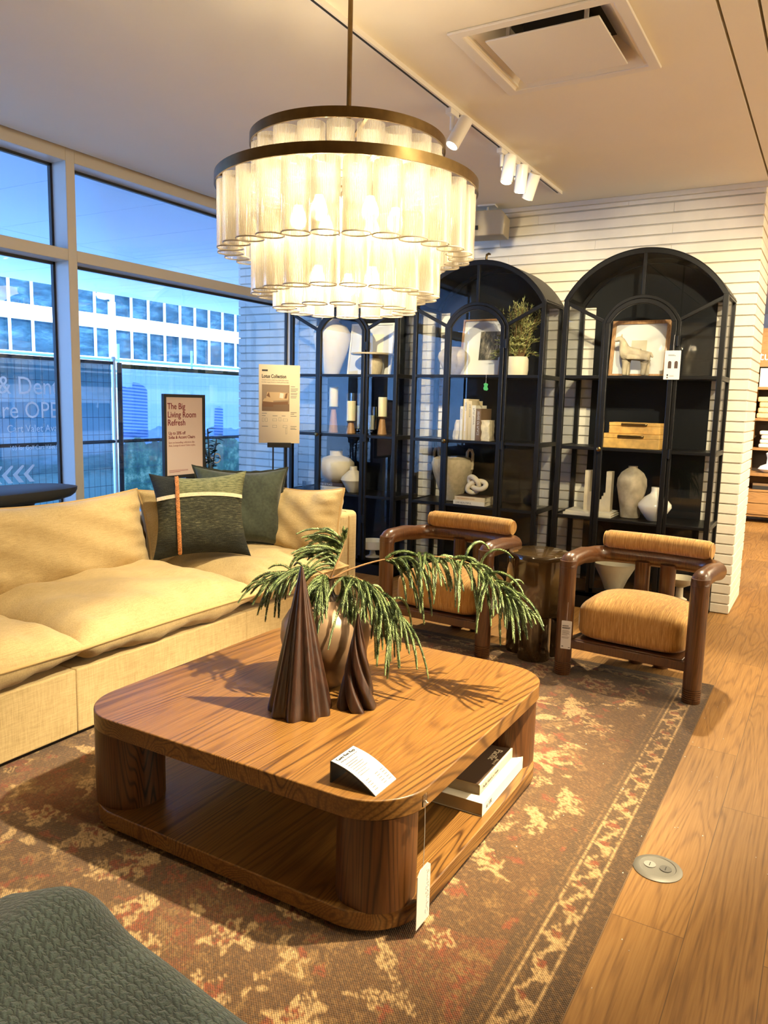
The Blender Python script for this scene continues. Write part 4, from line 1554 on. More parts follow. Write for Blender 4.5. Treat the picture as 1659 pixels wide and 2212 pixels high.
def framed(label, loc, w_, h_, t_, frame_mat, art, lean=0.10, rz=0.0, fw=0.03):
    """picture leaning back: x local = depth, y = width"""
    t = thing('framed_art', label, 'picture', loc, rz)
    pl = lambda u, v, w: (w + v * lean, -u, v)
    MB().ring([(-w_ / 2, 0), (w_ / 2, 0), (w_ / 2, h_), (-w_ / 2, h_)], [(-w_ / 2 + fw, fw), (w_ / 2 - fw, fw), (w_ / 2 - fw, h_ - fw), (-w_ / 2 + fw, h_ - fw)], -t_, 0.0, pl).build('frame', frame_mat, t)
    MB().prism([(-w_ / 2 + fw, fw), (w_ / 2 - fw, fw), (w_ / 2 - fw, h_ - fw), (-w_ / 2 + fw, h_ - fw)], -t_ * 0.5, -t_ * 0.3, pl).build('mat_board', M['paper'], t)
    for (u0, v0, u1, v1, m_) in art:
        MB().prism([(u0, v0), (u1, v0), (u1, v1), (u0, v1)], -t_ * 0.56, -t_ * 0.5, pl).build('print', m_, t)
    return t


# --- cabinet by the window
solo(lathe([(0.055, 0), (0.07, 0.005), (0.09, 0.06), (0.14, 0.20), (0.168, 0.32), (0.165, 0.375), (0.135, 0.425), (0.085, 0.452), (0.062, 0.462), (0.060, 0.478), (0.075, 0.49), (0.068, 0.491), (0.055, 0.478)]), 'urn', 'ceramic', 'tall cream urn on the top shelf of the cabinet beside the window', 'vase', (XI, 3.965, S1))
framed('white picture in a white frame behind the cake stand on the top shelf', (5.90, 3.60, S1), 0.44, 0.455, 0.022, M['gloss_white'], [(-0.12, 0.1, 0.12, 0.36, plain('cream_print', lin(230, 216, 186), 0.7))], 0.16, 0.0, 0.016)
mb = lathe([(0.055, 0), (0.075, 0.004), (0.088, 0.06), (0.090, 0.10), (0.075, 0.14), (0.055, 0.165), (0.055, 0.17), (0.185, 0.172), (0.19, 0.182), (0.185, 0.186), (0.0, 0.184)], cap=False)
solo(mb, 'cake_stand', 'stoneware', 'grey footed cake stand in front of the white picture', 'cake stand', (5.80, 3.505, S1))


def candle_holder(label, loc, hh, ch, group):
    t = thing('candle_holder', label, 'candle holder', loc, 0, group)
    MB().lathe([(0.040, 0), (0.043, 0.004), (0.026, hh * 0.78), (0.022, hh * 0.85), (0.026, hh * 0.9)], n=32).build('stand', M['holder_wood'], t)
    MB().lathe([(0.018, hh * 0.88), (0.026, hh * 0.90), (0.048, hh * 0.965), (0.050, hh), (0.044, hh), (0.040, hh * 0.98)], n=32).build('cup', M['brass'], t)
    c = MB().lathe([(0.038, hh * 0.985), (0.040, hh), (0.040, hh + ch - 0.004), (0.036, hh + ch)], n=32).build('candle', M['wax'], t)
    MB().cyl((0, 0, hh + ch), (0, 0, hh + ch + 0.008), 0.0012, 6).build('wick', M['ink'], c)
    return t


candle_holder('taller wooden candle holder with a cream pillar candle, left on its shelf', (XI, 3.935, S2), 0.235, 0.175, 'candle holders')
candle_holder('shorter wooden candle holder with a cream pillar candle near the glass hurricanes', (XI, 3.745, S2), 0.115, 0.175, 'candle holders')
candle_holder('back candle holder with a cream candle, right of the hinge post', (5.94, 3.475, S2), 0.16, 0.17, 'candle holders')
hg = thin_glass('hurricane_glass', (0.90, 0.92, 0.94), 1.6)


def hurricane(label, loc, r, h_, ch, group):
    t = thing('hurricane_lamp', label, 'candle holder', loc, 0, group)
    MB().lathe([(r * 0.8, 0.045), (r, 0.047), (r, h_), (r - 0.003, h_), (r - 0.003, 0.05)], n=36, cap=False).build('glass_sleeve', hg, t)
    MB().lathe([(r * 0.7, 0), (r * 0.72, 0.004), (r * 0.3, 0.02), (r * 0.3, 0.035), (r * 0.85, 0.045)], n=30).build('base', hg, t)
    MB().lathe([(0.030, 0.046), (0.030, 0.046 + ch), (0.026, 0.05 + ch)], n=24).build('candle', M['wax'], t)
    return t


hurricane('large clear glass hurricane behind the short candle', (5.95, 3.755, S2), 0.095, 0.36, 0.2, 'glass hurricanes')
hurricane('small clear glass hurricane with a candle at the right of the shelf', (5.83, 3.525, S2), 0.046, 0.245, 0.12, 'glass hurricanes')
solo(lathe([(0.085, 0), (0.095, 0.004), (0.14, 0.06), (0.172, 0.125), (0.165, 0.18), (0.13, 0.215), (0.075, 0.235), (0.058, 0.24), (0.058, 0.28), (0.062, 0.284), (0.05, 0.284)]), 'round_vase', 'ceramic', 'round cream vase with a short neck standing on a stack of books', 'vase', (5.86, 3.905, S3 + 0.072))
bL1 = flat_book('book', 'white book under the brown book beneath the round cream vase', (5.74, 4.045, S3), -PI / 2, 0.30, 0.24, 0.040, M['cover_white'], 'KENGO', M['grey_ink'], None, 0.022)
bL2 = flat_book('book', 'brown book with white lettering directly under the round cream vase', (5.745, 4.035, S3 + 0.040), -PI / 2, 0.285, 0.23, 0.032, M['cover_dark'], 'SENSE OF PLACE', M['paper'], None, 0.022)
solo(lathe([(0.045, 0), (0.05, 0.004), (0.085, 0.07), (0.112, 0.11), (0.105, 0.135), (0.06, 0.18), (0.034, 0.20), (0.032, 0.232), (0.026, 0.232)]), 'bud_vase', 'ceramic', 'small cream pointed-belly vase right of the books and round vase', 'vase', (5.78, 3.665, S3))
solo(MB().box(-0.03, -0.03, 0, 0.03, 0.03, 0.06), 'crystal_block', thin_glass('crystal', (0.85, 0.87, 0.9), 2.0), 'small clear block at the window end of the shelf', 'ornament', (5.82, 4.20, S3))
mb = lathe([(0.07, 0), (0.075, 0.004), (0.03, 0.02), (0.022, 0.06), (0.03, 0.075), (0.115, 0.08), (0.12, 0.085), (0.12, 0.150), (0.112, 0.150), (0.11, 0.095), (0.0, 0.09)], cap=False)
solo(mb, 'footed_bowl', 'gloss_white', 'white footed drum bowl on the bottom shelf behind the sofa arm', 'bowl', (5.80, 3.46, S0))

# --- middle cabinet
solo(lathe([(0.05, 0), (0.055, 0.004), (0.10, 0.09), (0.125, 0.15), (0.118, 0.185), (0.085, 0.215), (0.07, 0.222), (0.074, 0.232), (0.06, 0.232)]), 'clay_pot', 'stoneware', 'sandy round pot left of the framed print in the middle cabinet', 'vase', (XI, 2.765, S1))
ph = G('forest_print')
nz = ph.noise(ph.obj((1, 26, 9)), 1.0, 5, 0.7)
ph.set(Base_Color=ph.ramp(nz, [(0.42, (0.012, 0.012, 0.010)), (0.58, (0.20, 0.17, 0.12)), (0.66, (0.6, 0.55, 0.45))]))
framed('framed dark forest print with a wide cream mat in the middle cabinet', (5.90, 2.545, S1), 0.36, 0.46, 0.026, M['holder_wood'], [(-0.02, 0.13, 0.15, 0.36, ph.m)], 0.16, 0.0, 0.014)

pl_t = thing('potted_cedar', 'feathery green cedar in a round white pot on the top shelf', 'plant', (5.83, 2.205, S1))
MB().lathe([(0.075, 0), (0.085, 0.004), (0.092, 0.05), (0.090, 0.13), (0.080, 0.150), (0.074, 0.150), (0.078, 0.12), (0.0, 0.115)], n=36, cap=False).build('pot', M['ceramic'], pl_t)
rnd = random.Random(17)
mb = MB()
stems = MB()
for k in range(60):
    a = rnd.uniform(0, 2 * PI)
    sp_ = rnd.uniform(0.02, 0.19)
    hgt = rnd.uniform(0.10, 0.46) if k > 5 else rnd.uniform(0.40, 0.50)
    base = Vector((0.03 * math.cos(a), 0.03 * math.sin(a), 0.10))
    tip = Vector((max(-0.14, min(0.15, sp_ * math.cos(a))), sp_ * math.sin(a) * 1.1, 0.12 + hgt - sp_ * 0.5))
    P = spline([base, base.lerp(tip, 0.5) + Vector((0, 0, 0.05)), tip], 12)
    stems.tube(P, 0.0022, 5)
    for i in range(3, 13):
        for s in range(3):
            d = (P[i] - P[i - 1]).normalized()
            o = Vector((rnd.uniform(-1, 1), rnd.uniform(-1, 1), rnd.uniform(-0.2, 0.5))).normalized()
            e = P[i] + (d * 0.6 + o * 0.8) * rnd.uniform(0.025, 0.055)
            sd = d.cross(o).normalized() * 0.0032
            m1 = P[i].lerp(e, 0.5)
            mb.add([P[i], m1 + sd, e, m1 - sd], [(0, 1, 2, 3)])
            for q in range(2):
                o2 = (o + Vector((rnd.uniform(-1, 1), rnd.uniform(-1, 1), rnd.uniform(-.3, .6)))).normalized()
                e2 = m1 + o2 * 0.022
                m2 = m1.lerp(e2, 0.5)
                mb.add([m1, m2 + sd * 0.7, e2, m2 - sd * 0.7], [(0, 1, 2, 3)])
stems.build('stem', M['bark'], pl_t)
mb.build('foliage', M['cedar'], pl_t, angle=180)
gt = tag(MB().prism([(-0.012, 0), (0.014, 0.004), (0.02, 0.02), (0.012, 0.035), (0.02, 0.05), (0.004, 0.06), (-0.02, 0.05), (-0.012, 0.03), (-0.022, 0.012)], -0.001, 0.001, lambda u, v, w_: (w_, u, v)).build('leaf_tag', plain('green_tag', (0.06, 0.36, 0.10), 0.5), loc=(5.635, 2.375, 1.60)), 'small bright green leaf-shaped tag hanging below the top shelf', 'tag')
MB().cyl((0, 0, 0.05), (0, 0, 0.125), 0.0008, 5).build('thread', M['paper'], gt)


def standing_book(label, y0, T, Hh, cover, txt, tcol, group='books upright in the middle cabinet', D=0.22):
    t = thing('book', label, 'book', (5.77, y0, S2), 0, group)
    c = MB()
    c.box(0, -T, 0, D, -T + 0.003, Hh)
    c.box(0, -0.003, 0, D, 0, Hh)
    c.box(0, -T + 0.003, 0, 0.004, -0.003, Hh)
    c.build('cover', cover, t, bevel=0.001, seg=2)
    MB().box(0.004, -T + 0.003, 0.004, D - 0.005, -0.003, Hh - 0.004).build('pages', M['page'], t)
    if txt:
        s = min(T * 0.62, 0.026)
        o = text('spine_lettering', txt, s, tcol, t, (-0.0006, -T / 2 - s * 0.33, Hh * 0.90), (0, 0, 0), 'LEFT', 1.0)
        # spine reads downwards, facing -x
        o.matrix_local = Matrix(((0, 0, -1, -0.0007), (0, 1, 0, -T / 2 - s * 0.33), (-1, 0, 0, Hh * 0.90), (0, 0, 0, 1))) if False else Matrix(((0, 0, -1, -0.0007), (0, 1, 0, -T / 2 - s * 0.36), (-1, 0, 0, Hh * 0.92), (0, 0, 0, 1)))
    return t


y = 2.645
for lab, T, Hh, cov, tx_, tc_ in (
        ('thin white upright book, leftmost between the stone bookends', 0.026, 0.270, 'cover_white', 'BEAUTIFUL', 'grey_ink'),
        ('tallest cream upright book in the row of books', 0.042, 0.330, 'cover_cream', 'AERO', 'grey_ink'),
        ('cream upright book second tallest, just right of the tallest', 0.030, 0.315, 'cover_cream', 'THE MANOR', 'grey_ink'),
        ('white upright book left of the tan lettered book', 0.036, 0.280, 'cover_white', 'Pacific Natural', 'grey_ink'),
        ('tan upright book with white lettering on its spine, rightmost in the row', 0.044, 0.255, 'cover_tan', 'SENSE OF PLACE', 'paper')):
    standing_book(lab, y, T, Hh, M[cov], tx_, M[tc_])
    y -= T + 0.001


def rough_block(name, label, loc, sx, sy, sz, seed, taper):
    rn = random.Random(seed)
    mb = MB()
    n = 7
    lev = []
    for i in range(n + 1):
        z = sz * i / n
        k = 1 - taper * (i / n)
        lev.append([(sx * a + rn.uniform(-.006, .006), sy * b * (k if b != 0 else 1) + rn.uniform(-.006, .006), z) for a, b in ((0, 0), (0.5, 0), (1, 0), (1, .5), (1, 1), (.5, 1), (0, 1), (0, .5))])
    vs = [p for l in lev for p in l]
    fs = [(i * 8 + k, i * 8 + (k + 1) % 8, (i + 1) * 8 + (k + 1) % 8, (i + 1) * 8 + k) for i in range(n) for k in range(8)] + [tuple(range(7, -1, -1)), tuple(n * 8 + k for k in range(8))]
    mb.add(vs, fs)
    return solo(mb, name, 'rough_stone', label, 'bookend', loc)


rough_block('bookend', 'rough white stone bookend at the left end of the upright books', (5.78, 2.653, S2), 0.12, 0.062, 0.16, 1, 0.45)
o_ = rough_block('bookend', 'rough white stone bookend against the tan lettered book', (5.90, y - 0.004, S2), 0.12, 0.068, 0.165, 2, 0.1)
o_.rotation_euler = (0, 0, PI)
urn = thing('two_handled_urn', 'large grey clay urn with two upright loop handles', 'vase', (5.88, 2.745, S3))
MB().lathe([(0.07, 0), (0.08, 0.005), (0.125, 0.12), (0.165, 0.24), (0.178, 0.31), (0.165, 0.35), (0.135, 0.365), (0.12, 0.367), (0.12, 0.372), (0.105, 0.37)], n=44).build('body', M['stoneware'], urn)
for s in (-1, 1):
    MB().tube([(0, s * 0.125, 0.33), (0, s * 0.13, 0.41), (0, s * 0.145, 0.435), (0, s * 0.165, 0.43), (0, s * 0.178, 0.40), (0, s * 0.175, 0.27)], 0.013, 12).build('handle', M['stoneware'], urn)
bM1 = flat_book('book', 'white lettered book at the bottom under the knot ornament', (5.665, 2.630, S3), -PI / 2, 0.275, 0.20, 0.034, M['cover_white'], 'LIVE BEAUTIFUL', M['grey_ink'], None, 0.022)
bM2 = flat_book('book', 'cream book with brown cover directly under the knot ornament', (5.672, 2.622, S3 + 0.034), -PI / 2, 0.265, 0.19, 0.034, M['cover_cream'], 'MEDITERRANEAN HOMES', plain('ochre_ink', lin(190, 130, 60), 0.6), None, 0.015)
MB().box(0.0, 0.004, 0.0341, 0.265, 0.19, 0.0348).build('jacket_front', M['cover_dark'], bM2)
kn = []
for i in range(120):
    t_ = 2 * PI * i / 120
    x_ = math.sin(t_) + 2 * math.sin(2 * t_)
    y_ = math.cos(t_) - 2 * math.cos(2 * t_)
    z_ = -math.sin(3 * t_)
    kn.append((0.018 * z_, 0.030 * y_, 0.030 * x_ * 0.78 + 0.088))
solo(MB().tube(kn, 0.0205, 16, True), 'knot_ornament', 'ceramic', 'pale wooden knot ornament lying on two books', 'ornament', (5.745, 2.475, S3 + 0.072))

# --- right cabinet
framed('square picture in a light wood frame behind the horse figure', (5.92, 1.300, S1), 0.415, 0.415, 0.026, M['holder_wood'], [(-0.06, 0.14, 0.05, 0.27, plain('pale_print', lin(196, 186, 160), 0.7))], 0.14, 0.0, 0.026)
# horse figure: body grown with a skin modifier
hm = bpy.data.meshes.new('horse_figure')
hv = [(0, 0.0, 0.155), (0, 0.055, 0.165), (0, 0.085, 0.215), (0, 0.092, 0.262), (0, 0.115, 0.272), (0, 0.150, 0.258),
      (0, -0.075, 0.160), (-0.022, 0.058, 0.09), (-0.022, 0.060, 0.006), (0.024, 0.052, 0.09), (0.024, 0.048, 0.006),
      (-0.022, -0.078, 0.09), (-0.024, -0.070, 0.006), (0.024, -0.084, 0.09), (0.026, -0.088, 0.006), (0, -0.112, 0.165), (0, -0.128, 0.135)]
he = [(0, 1), (1, 2), (2, 3), (3, 4), (4, 5), (0, 6), (1, 7), (7, 8), (1, 9), (9, 10), (6, 11), (11, 12), (6, 13), (13, 14), (6, 15), (15, 16)]
hr = [.044, .046, .034, .025, .022, .013, .044, .022, .018, .022, .018, .024, .018, .024, .018, .012, .008]
hm.from_pydata(hv, he, [])
ho = bpy.data.objects.new('horse_figure', hm)
COL.objects.link(ho)
hm.materials.append(M['aged_clay'])
sk = ho.modifiers.new('skin', 'SKIN')
ho.modifiers.new('smooth', 'SUBSURF').levels = 2
ho.modifiers['smooth'].render_levels = 2
for v, r_ in zip(hm.skin_vertices[0].data, hr):
    v.radius = (r_, r_)
hm.skin_vertices[0].data[0].use_root = True
for p in hm.polygons:
    p.use_smooth = True
ho.location = (5.79, 1.300, S1)
tag(ho, 'cream clay horse figure standing before the framed picture', 'figurine')
em = MB()
for s in (-1, 1):
    em.tube([(s * 0.008, 0.100, 0.285), (s * 0.010, 0.097, 0.304)], [0.006, 0.001], 8)
em.build('ear', M['aged_clay'], ho)


def burl_box(label, loc, wd, d_, h_):
    t = thing('keepsake_box', label, 'box', loc, 0, 'burl wood boxes')
    MB().box(0, -wd / 2, 0, d_, wd / 2, h_ * 0.68).build('body', M['burl'], t, bevel=0.003, seg=2)
    lid = MB().box(-0.001, -wd / 2 - 0.001, h_ * 0.69, d_ + 0.001, wd / 2 + 0.001, h_).build('lid', M['burl'], t, bevel=0.003, seg=2)
    pts = [(-0.014 - 0.004 * (k % 2), -0.085 + 0.17 * k / 12, h_ * 0.84) for k in range(13)]
    MB().tube([(0, -0.085, h_ * 0.84)] + pts + [(0, 0.085, h_ * 0.84)], 0.008, 10).build('handle', M['brass'], lid)
    return t


burl_box('lower and larger of two burl wood boxes with scalloped handles', (5.74, 1.275, S2), 0.40, 0.24, 0.105)
burl_box('upper and smaller of two burl wood boxes with scalloped handles', (5.77, 1.262, S2 + 0.106), 0.36, 0.20, 0.080)


def flat_white(label, loc, L, W_, T, rz):
    return flat_book('book', label, loc, rz, L, W_, T, M['cover_white'])


flat_white('larger white book lying under the stepped stone bookends', (5.70, 1.730, S3), 0.36, 0.25, 0.018, -PI / 2)
flat_white('smaller white book lying directly beneath the stepped stone bookends', (5.71, 1.715, S3 + 0.018), 0.34, 0.23, 0.015, -PI / 2)


def step_end(label, y0, flip):
    mb = MB()
    pr_ = [(0, 0), (0.105, 0)]
    for k in range(5):
        pr_ += [(0.105 - 0.013 * k, 0.035 + 0.026 * k), (0.105 - 0.013 * (k + 1), 0.035 + 0.026 * k)]
    pr_ += [(0.040, 0.30), (0.0, 0.30)]
    mb.prism([(u * flip, v) for u, v in pr_], 0, 0.075, lambda u, v, w_: (w_, u, v))
    return solo(mb, 'stepped_bookend', 'marble', label, 'bookend', (5.80, y0, S3 + 0.034), 'stepped stone bookends')


step_end('stepped pale stone bookend at the left edge of the white books', 1.625 - 0.02, 1 if False else -1)
step_end('stepped pale stone bookend right behind the door post', 1.405, 1)
solo(lathe([(0.062, 0), (0.068, 0.005), (0.074, 0.06), (0.092, 0.16), (0.108, 0.24), (0.104, 0.29), (0.080, 0.335), (0.045, 0.362), (0.033, 0.37), (0.034, 0.385), (0.026, 0.387)]), 'aged_vase', 'aged_clay', 'tall weathered grey vase with broad shoulders in the right cabinet', 'vase', (5.84, 1.265, S3))
solo(lathe([(0.045, 0), (0.05, 0.004), (0.09, 0.055), (0.118, 0.10), (0.115, 0.122), (0.075, 0.17), (0.036, 0.198), (0.030, 0.215), (0.031, 0.245), (0.025, 0.245)]), 'glazed_vase', 'gloss_white', 'shiny white pointed-belly vase right of the weathered vase', 'vase', (5.80, 1.085, S3))
mb = MB().lathe([(0.055, 0), (0.065, 0.004), (0.10, 0.09), (0.155, 0.20), (0.165, 0.215), (0.155, 0.215), (0.10, 0.10), (0.0, 0.05)], n=48, mod=lambda a, z: 1 + 0.015 * math.sin(2 * a + 18 * z), cap=False)
solo(mb, 'conical_bowl', 'ceramic', 'large cream conical bowl on the bottom shelf behind the right armchair', 'bowl', (5.83, 1.345, S0))
mb = lathe([(0.05, 0), (0.055, 0.004), (0.026, 0.02), (0.024, 0.09), (0.04, 0.10), (0.09, 0.125), (0.11, 0.165), (0.104, 0.165), (0.08, 0.13), (0.0, 0.115)], cap=False)
solo(mb, 'pedestal_bowl', 'ceramic', 'small cream pedestal bowl on the bottom shelf near the pier', 'bowl', (5.83, 0.872, S0))
pc = thing('price_card', 'white price card hanging on the door hinge of the right cabinet', 'tag', (5.615, 1.005, 1.695))
MB().prism(rounded_rect(-0.052, 0, 0.052, 0.195, 0.004, 3), -0.001, 0.001, lambda u, v, w_: (w_, -u, v)).build('card', M['paper'], pc)
for (u, v, w2, h2, mt_) in ((-0.03, 0.165, 0.04, 0.003, 'grey_ink'), (-0.03, 0.158, 0.05, 0.003, 'grey_ink'), (-0.032, 0.024, 0.010, 0.012, 'ink'), (-0.032, 0.008, 0.010, 0.010, 'grey_ink'), (-0.015, 0.026, 0.03, 0.002, 'grey_ink'), (-0.015, 0.020, 0.03, 0.002, 'grey_ink')):
    MB().box(-0.0016, -u - w2, v, -0.0010, -u, v + h2).build('text_line', M[mt_], pc)
for u in (-0.028, 0.014):
    MB().prism([(0, 0), (0.022, 0), (0.022, 0.038)] + [(0.011 + 0.011 * math.cos(PI * k / 8), 0.038 + 0.012 * math.sin(PI * k / 8)) for k in range(9)] + [(0, 0.038)], -0.0016, -0.001, lambda a, b, w_, u=u: (w_, -(u + a), 0.075 + b)).build('cabinet_picture', M['cover_dark'], pc)
MB().tube([(0, 0, 0.195), (0.003, 0, 0.25), (0.008, 0, 0.30)], 0.0008, 5).build('thread', M['paper'], pc)
solo(MB().tube([(0, 0, -0.002), (0, 0.004, 0.02), (0, 0.0, 0.045), (0, -0.015, 0.052), (0, -0.03, 0.046)], [0.012, 0.009, 0.010, 0.009, 0.006], 10), 'bird_ornament', 'brass', 'small brass hook-shaped ornament on top of the middle cabinet', 'ornament', (5.70, 2.44, 2.587))
# ---------------------------------------------------------------- chandelier
CX, CY = 2.372, 1.552
chd = thing('chandelier', 'tiered chandelier of ribbed glass tubes on brass rings above the coffee table', 'chandelier', (CX, CY, 2.0))
MB().cyl((0, 0, 0.36), (0, 0, 1.045), 0.0085, 16).build('rod', M['brass'], chd)
MB().lathe([(0.065, 1.02), (0.07, 1.025), (0.07, 1.05)], n=32).build('canopy', M['brass'], chd)


def ring_part(R_, z0, z1):
    n = 96
    o_ = [(R_ * math.cos(2 * PI * k / n), R_ * math.sin(2 * PI * k / n)) for k in range(n)]
    i_ = [((R_ - 0.006) * math.cos(2 * PI * k / n), (R_ - 0.006) * math.sin(2 * PI * k / n)) for k in range(n)]
    mb = MB().ring(o_, i_, z0, z1)
    return mb.build('ring', M['brass'], chd)


ring_part(0.338, 0.352, 0.384)
ring_part(0.456, 0.212, 0.246)
sm = MB()
for k in range(4):
    a = PI / 4 + k * PI / 2
    sm.bar((0, 0, 0.375), (0.333 * math.cos(a), 0.333 * math.sin(a), 0.375), 0.012, 0.006)
    sm.bar((0, 0, 0.236), (0.451 * math.cos(a), 0.451 * math.sin(a), 0.236), 0.012, 0.006)
sm.cyl((0, 0, 0.0), (0, 0, 0.38), 0.010, 12)
sm.build('spider', M['brass'], chd)


def tubes(R_, n, r, z0, z1, off=0.0):
    pr_ = [(r, z0), (r, z1), (r - 0.0025, z1), (r - 0.0025, z0), (r, z0)]
    first = None
    for k in range(n):
        a = 2 * PI * (k + off) / n
        if first is None:
            first = MB().lathe(pr_, n=30, cap=False).build('glass_tube', M['tube'], chd)
            rim = MB().tube([(( r - 0.001) * math.cos(2 * PI * q / 30), (r - 0.001) * math.sin(2 * PI * q / 30), z0) for q in range(30)], 0.0024, 6, True).build('rim', M['rim'], first)
            o_ = first
        else:
            o_ = copy_tree(first, chd)
        o_.location = (R_ * math.cos(a), R_ * math.sin(a), 0)


g = G('glass_rim')
g.set(Base_Color=(0.9, 0.86, 0.76), Roughness=0.1, Transmission_Weight=0.2)
M['rim'] = g.m
tubes(0.288, 19, 0.0445, 0.20, 0.352)
tubes(0.404, 27, 0.0455, 0.00, 0.214, 0.3)
tubes(0.290, 19, 0.0445, -0.135, 0.10, 0.5)
tubes(0.215, 14, 0.0430, -0.185, 0.02, 0.2)
bm_ = None
for k in range(9):
    R_, z_ = (0.17, 0.12) if k < 6 else (0.11, -0.09)
    a = 2 * PI * k / 6 if k < 6 else 2 * PI * k / 3 + 0.5
    if bm_ is None:
        bm_ = MB().lathe([(0.012, 0.052), (0.016, 0.04), (0.026, 0.016), (0.029, 0.0), (0.024, -0.017), (0.010, -0.028), (0.001, -0.030)], n=20).build('bulb', M['bulb'], chd)
        MB().cyl((0, 0, 0.05), (0, 0, 0.085), 0.014, 14).build('socket', M['brass'], bm_)
        o_ = bm_
    else:
        o_ = copy_tree(bm_, chd)
    o_.location = (R_ * math.cos(a), R_ * math.sin(a), z_)
for k in range(3):
    a = 2 * PI * k / 3 + 0.3
    l = bpy.data.lights.new('chandelier_light', 'POINT')
    l.energy = 7
    l.color = (1.0, 0.72, 0.40)
    l.shadow_soft_size = 0.05
    o_ = bpy.data.objects.new('chandelier_light', l)
    o_.location = (CX + 0.12 * math.cos(a), CY + 0.12 * math.sin(a), 2.06)
    COL.objects.link(o_)

# ---------------------------------------------------------------- ceiling fittings
trk = MB().box(-1.2, 1.888, ZC - 0.022, 5.75, 1.922, ZC).build('lighting_track', M['lamp_white'])
MB().box(-1.19, 1.899, ZC - 0.0225, 5.70, 1.911, ZC - 0.0215).build('slot', M['matte_black'], trk)
tag(trk, 'white lighting track running along the ceiling past the chandelier', 'track')


def track_head(label, x, aim, lit):
    t = thing('track_spotlight', label, 'spotlight', (x, 1.905, ZC - 0.022), 0, 'white track spotlights')
    ad = MB().box(-0.05, -0.017, -0.03, 0.05, 0.017, 0.0)
    ad.build('adapter', M['lamp_white'], t, bevel=0.003, seg=2)
    MB().cyl((0, 0, -0.10), (0, 0, -0.03), 0.012, 14).build('stem', M['lamp_white'], t)
    d = Vector(aim).normalized()
    c = Vector((0, 0, -0.115))
    a_ = c - d * 0.075 + Vector((0.0, -0.045, 0))
    b_ = c + d * 0.085 + Vector((0.0, -0.045, 0))
    h_ = MB().cyl(a_, b_, 0.037, 32).build('head', M['lamp_white'], t)
    MB().cyl(b_ - d * 0.004, b_ + d * 0.0015, 0.030, 28).build('lens', M['lens'], h_)
    MB().cyl(c, c + Vector((0, -0.02, 0)), 0.010, 12).build('pivot', M['lamp_white'], t)
    return t


track_head('white track spotlight with lit lens nearest the chandelier', 3.91, (-0.45, 0.35, -1.0), True)
track_head('white track spotlight with lit lens, left of the close trio by the far wall', 4.62, (-0.25, 0.05, -1.0), True)
track_head('middle spotlight of the close trio, pointing straight down', 4.84, (0.05, 0.10, -1.0), True)
track_head('last spotlight of the close trio at the end of the track, tilted', 5.03, (0.30, 0.45, -1.0), True)

# ceiling diffuser
df = thing('air_diffuser', 'square white ceiling air diffuser with a dropped centre plate', 'air vent', (3.525, 1.21, ZC))
sq = lambda h_: [(-h_, -h_), (h_, -h_), (h_, h_), (-h_, h_)]
mb = MB().ring(sq(0.368), sq(0.318), -0.012, 0.0)
mb.build('flange', M['lamp_white'], df, bevel=0.004, seg=2)
n4 = 4
cone = MB()
for k in range(4):
    p = sq(0.318); q = sq(0.20)
    a0, a1, b1, b0 = p[k], p[(k + 1) % 4], q[(k + 1) % 4], q[k]
    cone.add([(*a0, -0.006), (*a1, -0.006), (*b1, 0.10), (*b0, 0.10)], [(0, 1, 2, 3)])
cone.build('throat', M['lamp_white'], df)
MB().lathe([(0.16, 0.09), (0.16, 0.24), (0.0, 0.241)], n=40, cap=False).build('duct', M['matte_black'], df)
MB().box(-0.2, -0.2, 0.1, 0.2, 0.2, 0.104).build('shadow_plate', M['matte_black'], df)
MB().box(-0.245, -0.245, -0.016, 0.245, 0.245, -0.008).build('centre_plate', M['lamp_white'], df, bevel=0.003, seg=2)
for sx in (-1, 1):
    for sy in (-1, 1):
        MB().box(sx * 0.17 - 0.008, sy * 0.17 - 0.008, -0.01, sx * 0.17 + 0.008, sy * 0.17 + 0.008, 0.10).build('hanger', M['lamp_white'], df)

# loudspeaker
spk = thing('loudspeaker', 'beige wedge loudspeaker hung at the top of the brick wall beside the chandelier', 'loudspeaker', (5.90, 2.52, 2.90))
mb = MB()
mb.prism([(-0.145, -0.10), (0.145, -0.10), (0.145, 0.055), (0.11, 0.095), (-0.11, 0.095), (-0.145, 0.055)], -0.10, 0.11, lambda u, v, w_: (w_ + 0.12 * (v + 0.1), u * (1 - 0.25 * max(0, w_)), v))
mb.build('cabinet', M['plastic_grey'], spk, bevel=0.008, seg=3)
MB().box(-0.102, 0.06, -0.055, -0.098, 0.095, -0.022).build('badge', M['matte_black'], spk)
mb = MB().cyl((0.02, 0.02, 0.09), (0.02, 0.02, 0.15), 0.009, 10)
mb.box(-0.03, -0.05, 0.138, 0.07, 0.09, 0.15)
mb.build('bracket', M['lamp_white'], spk)
spk.rotation_euler = (0, 0, math.radians(9))

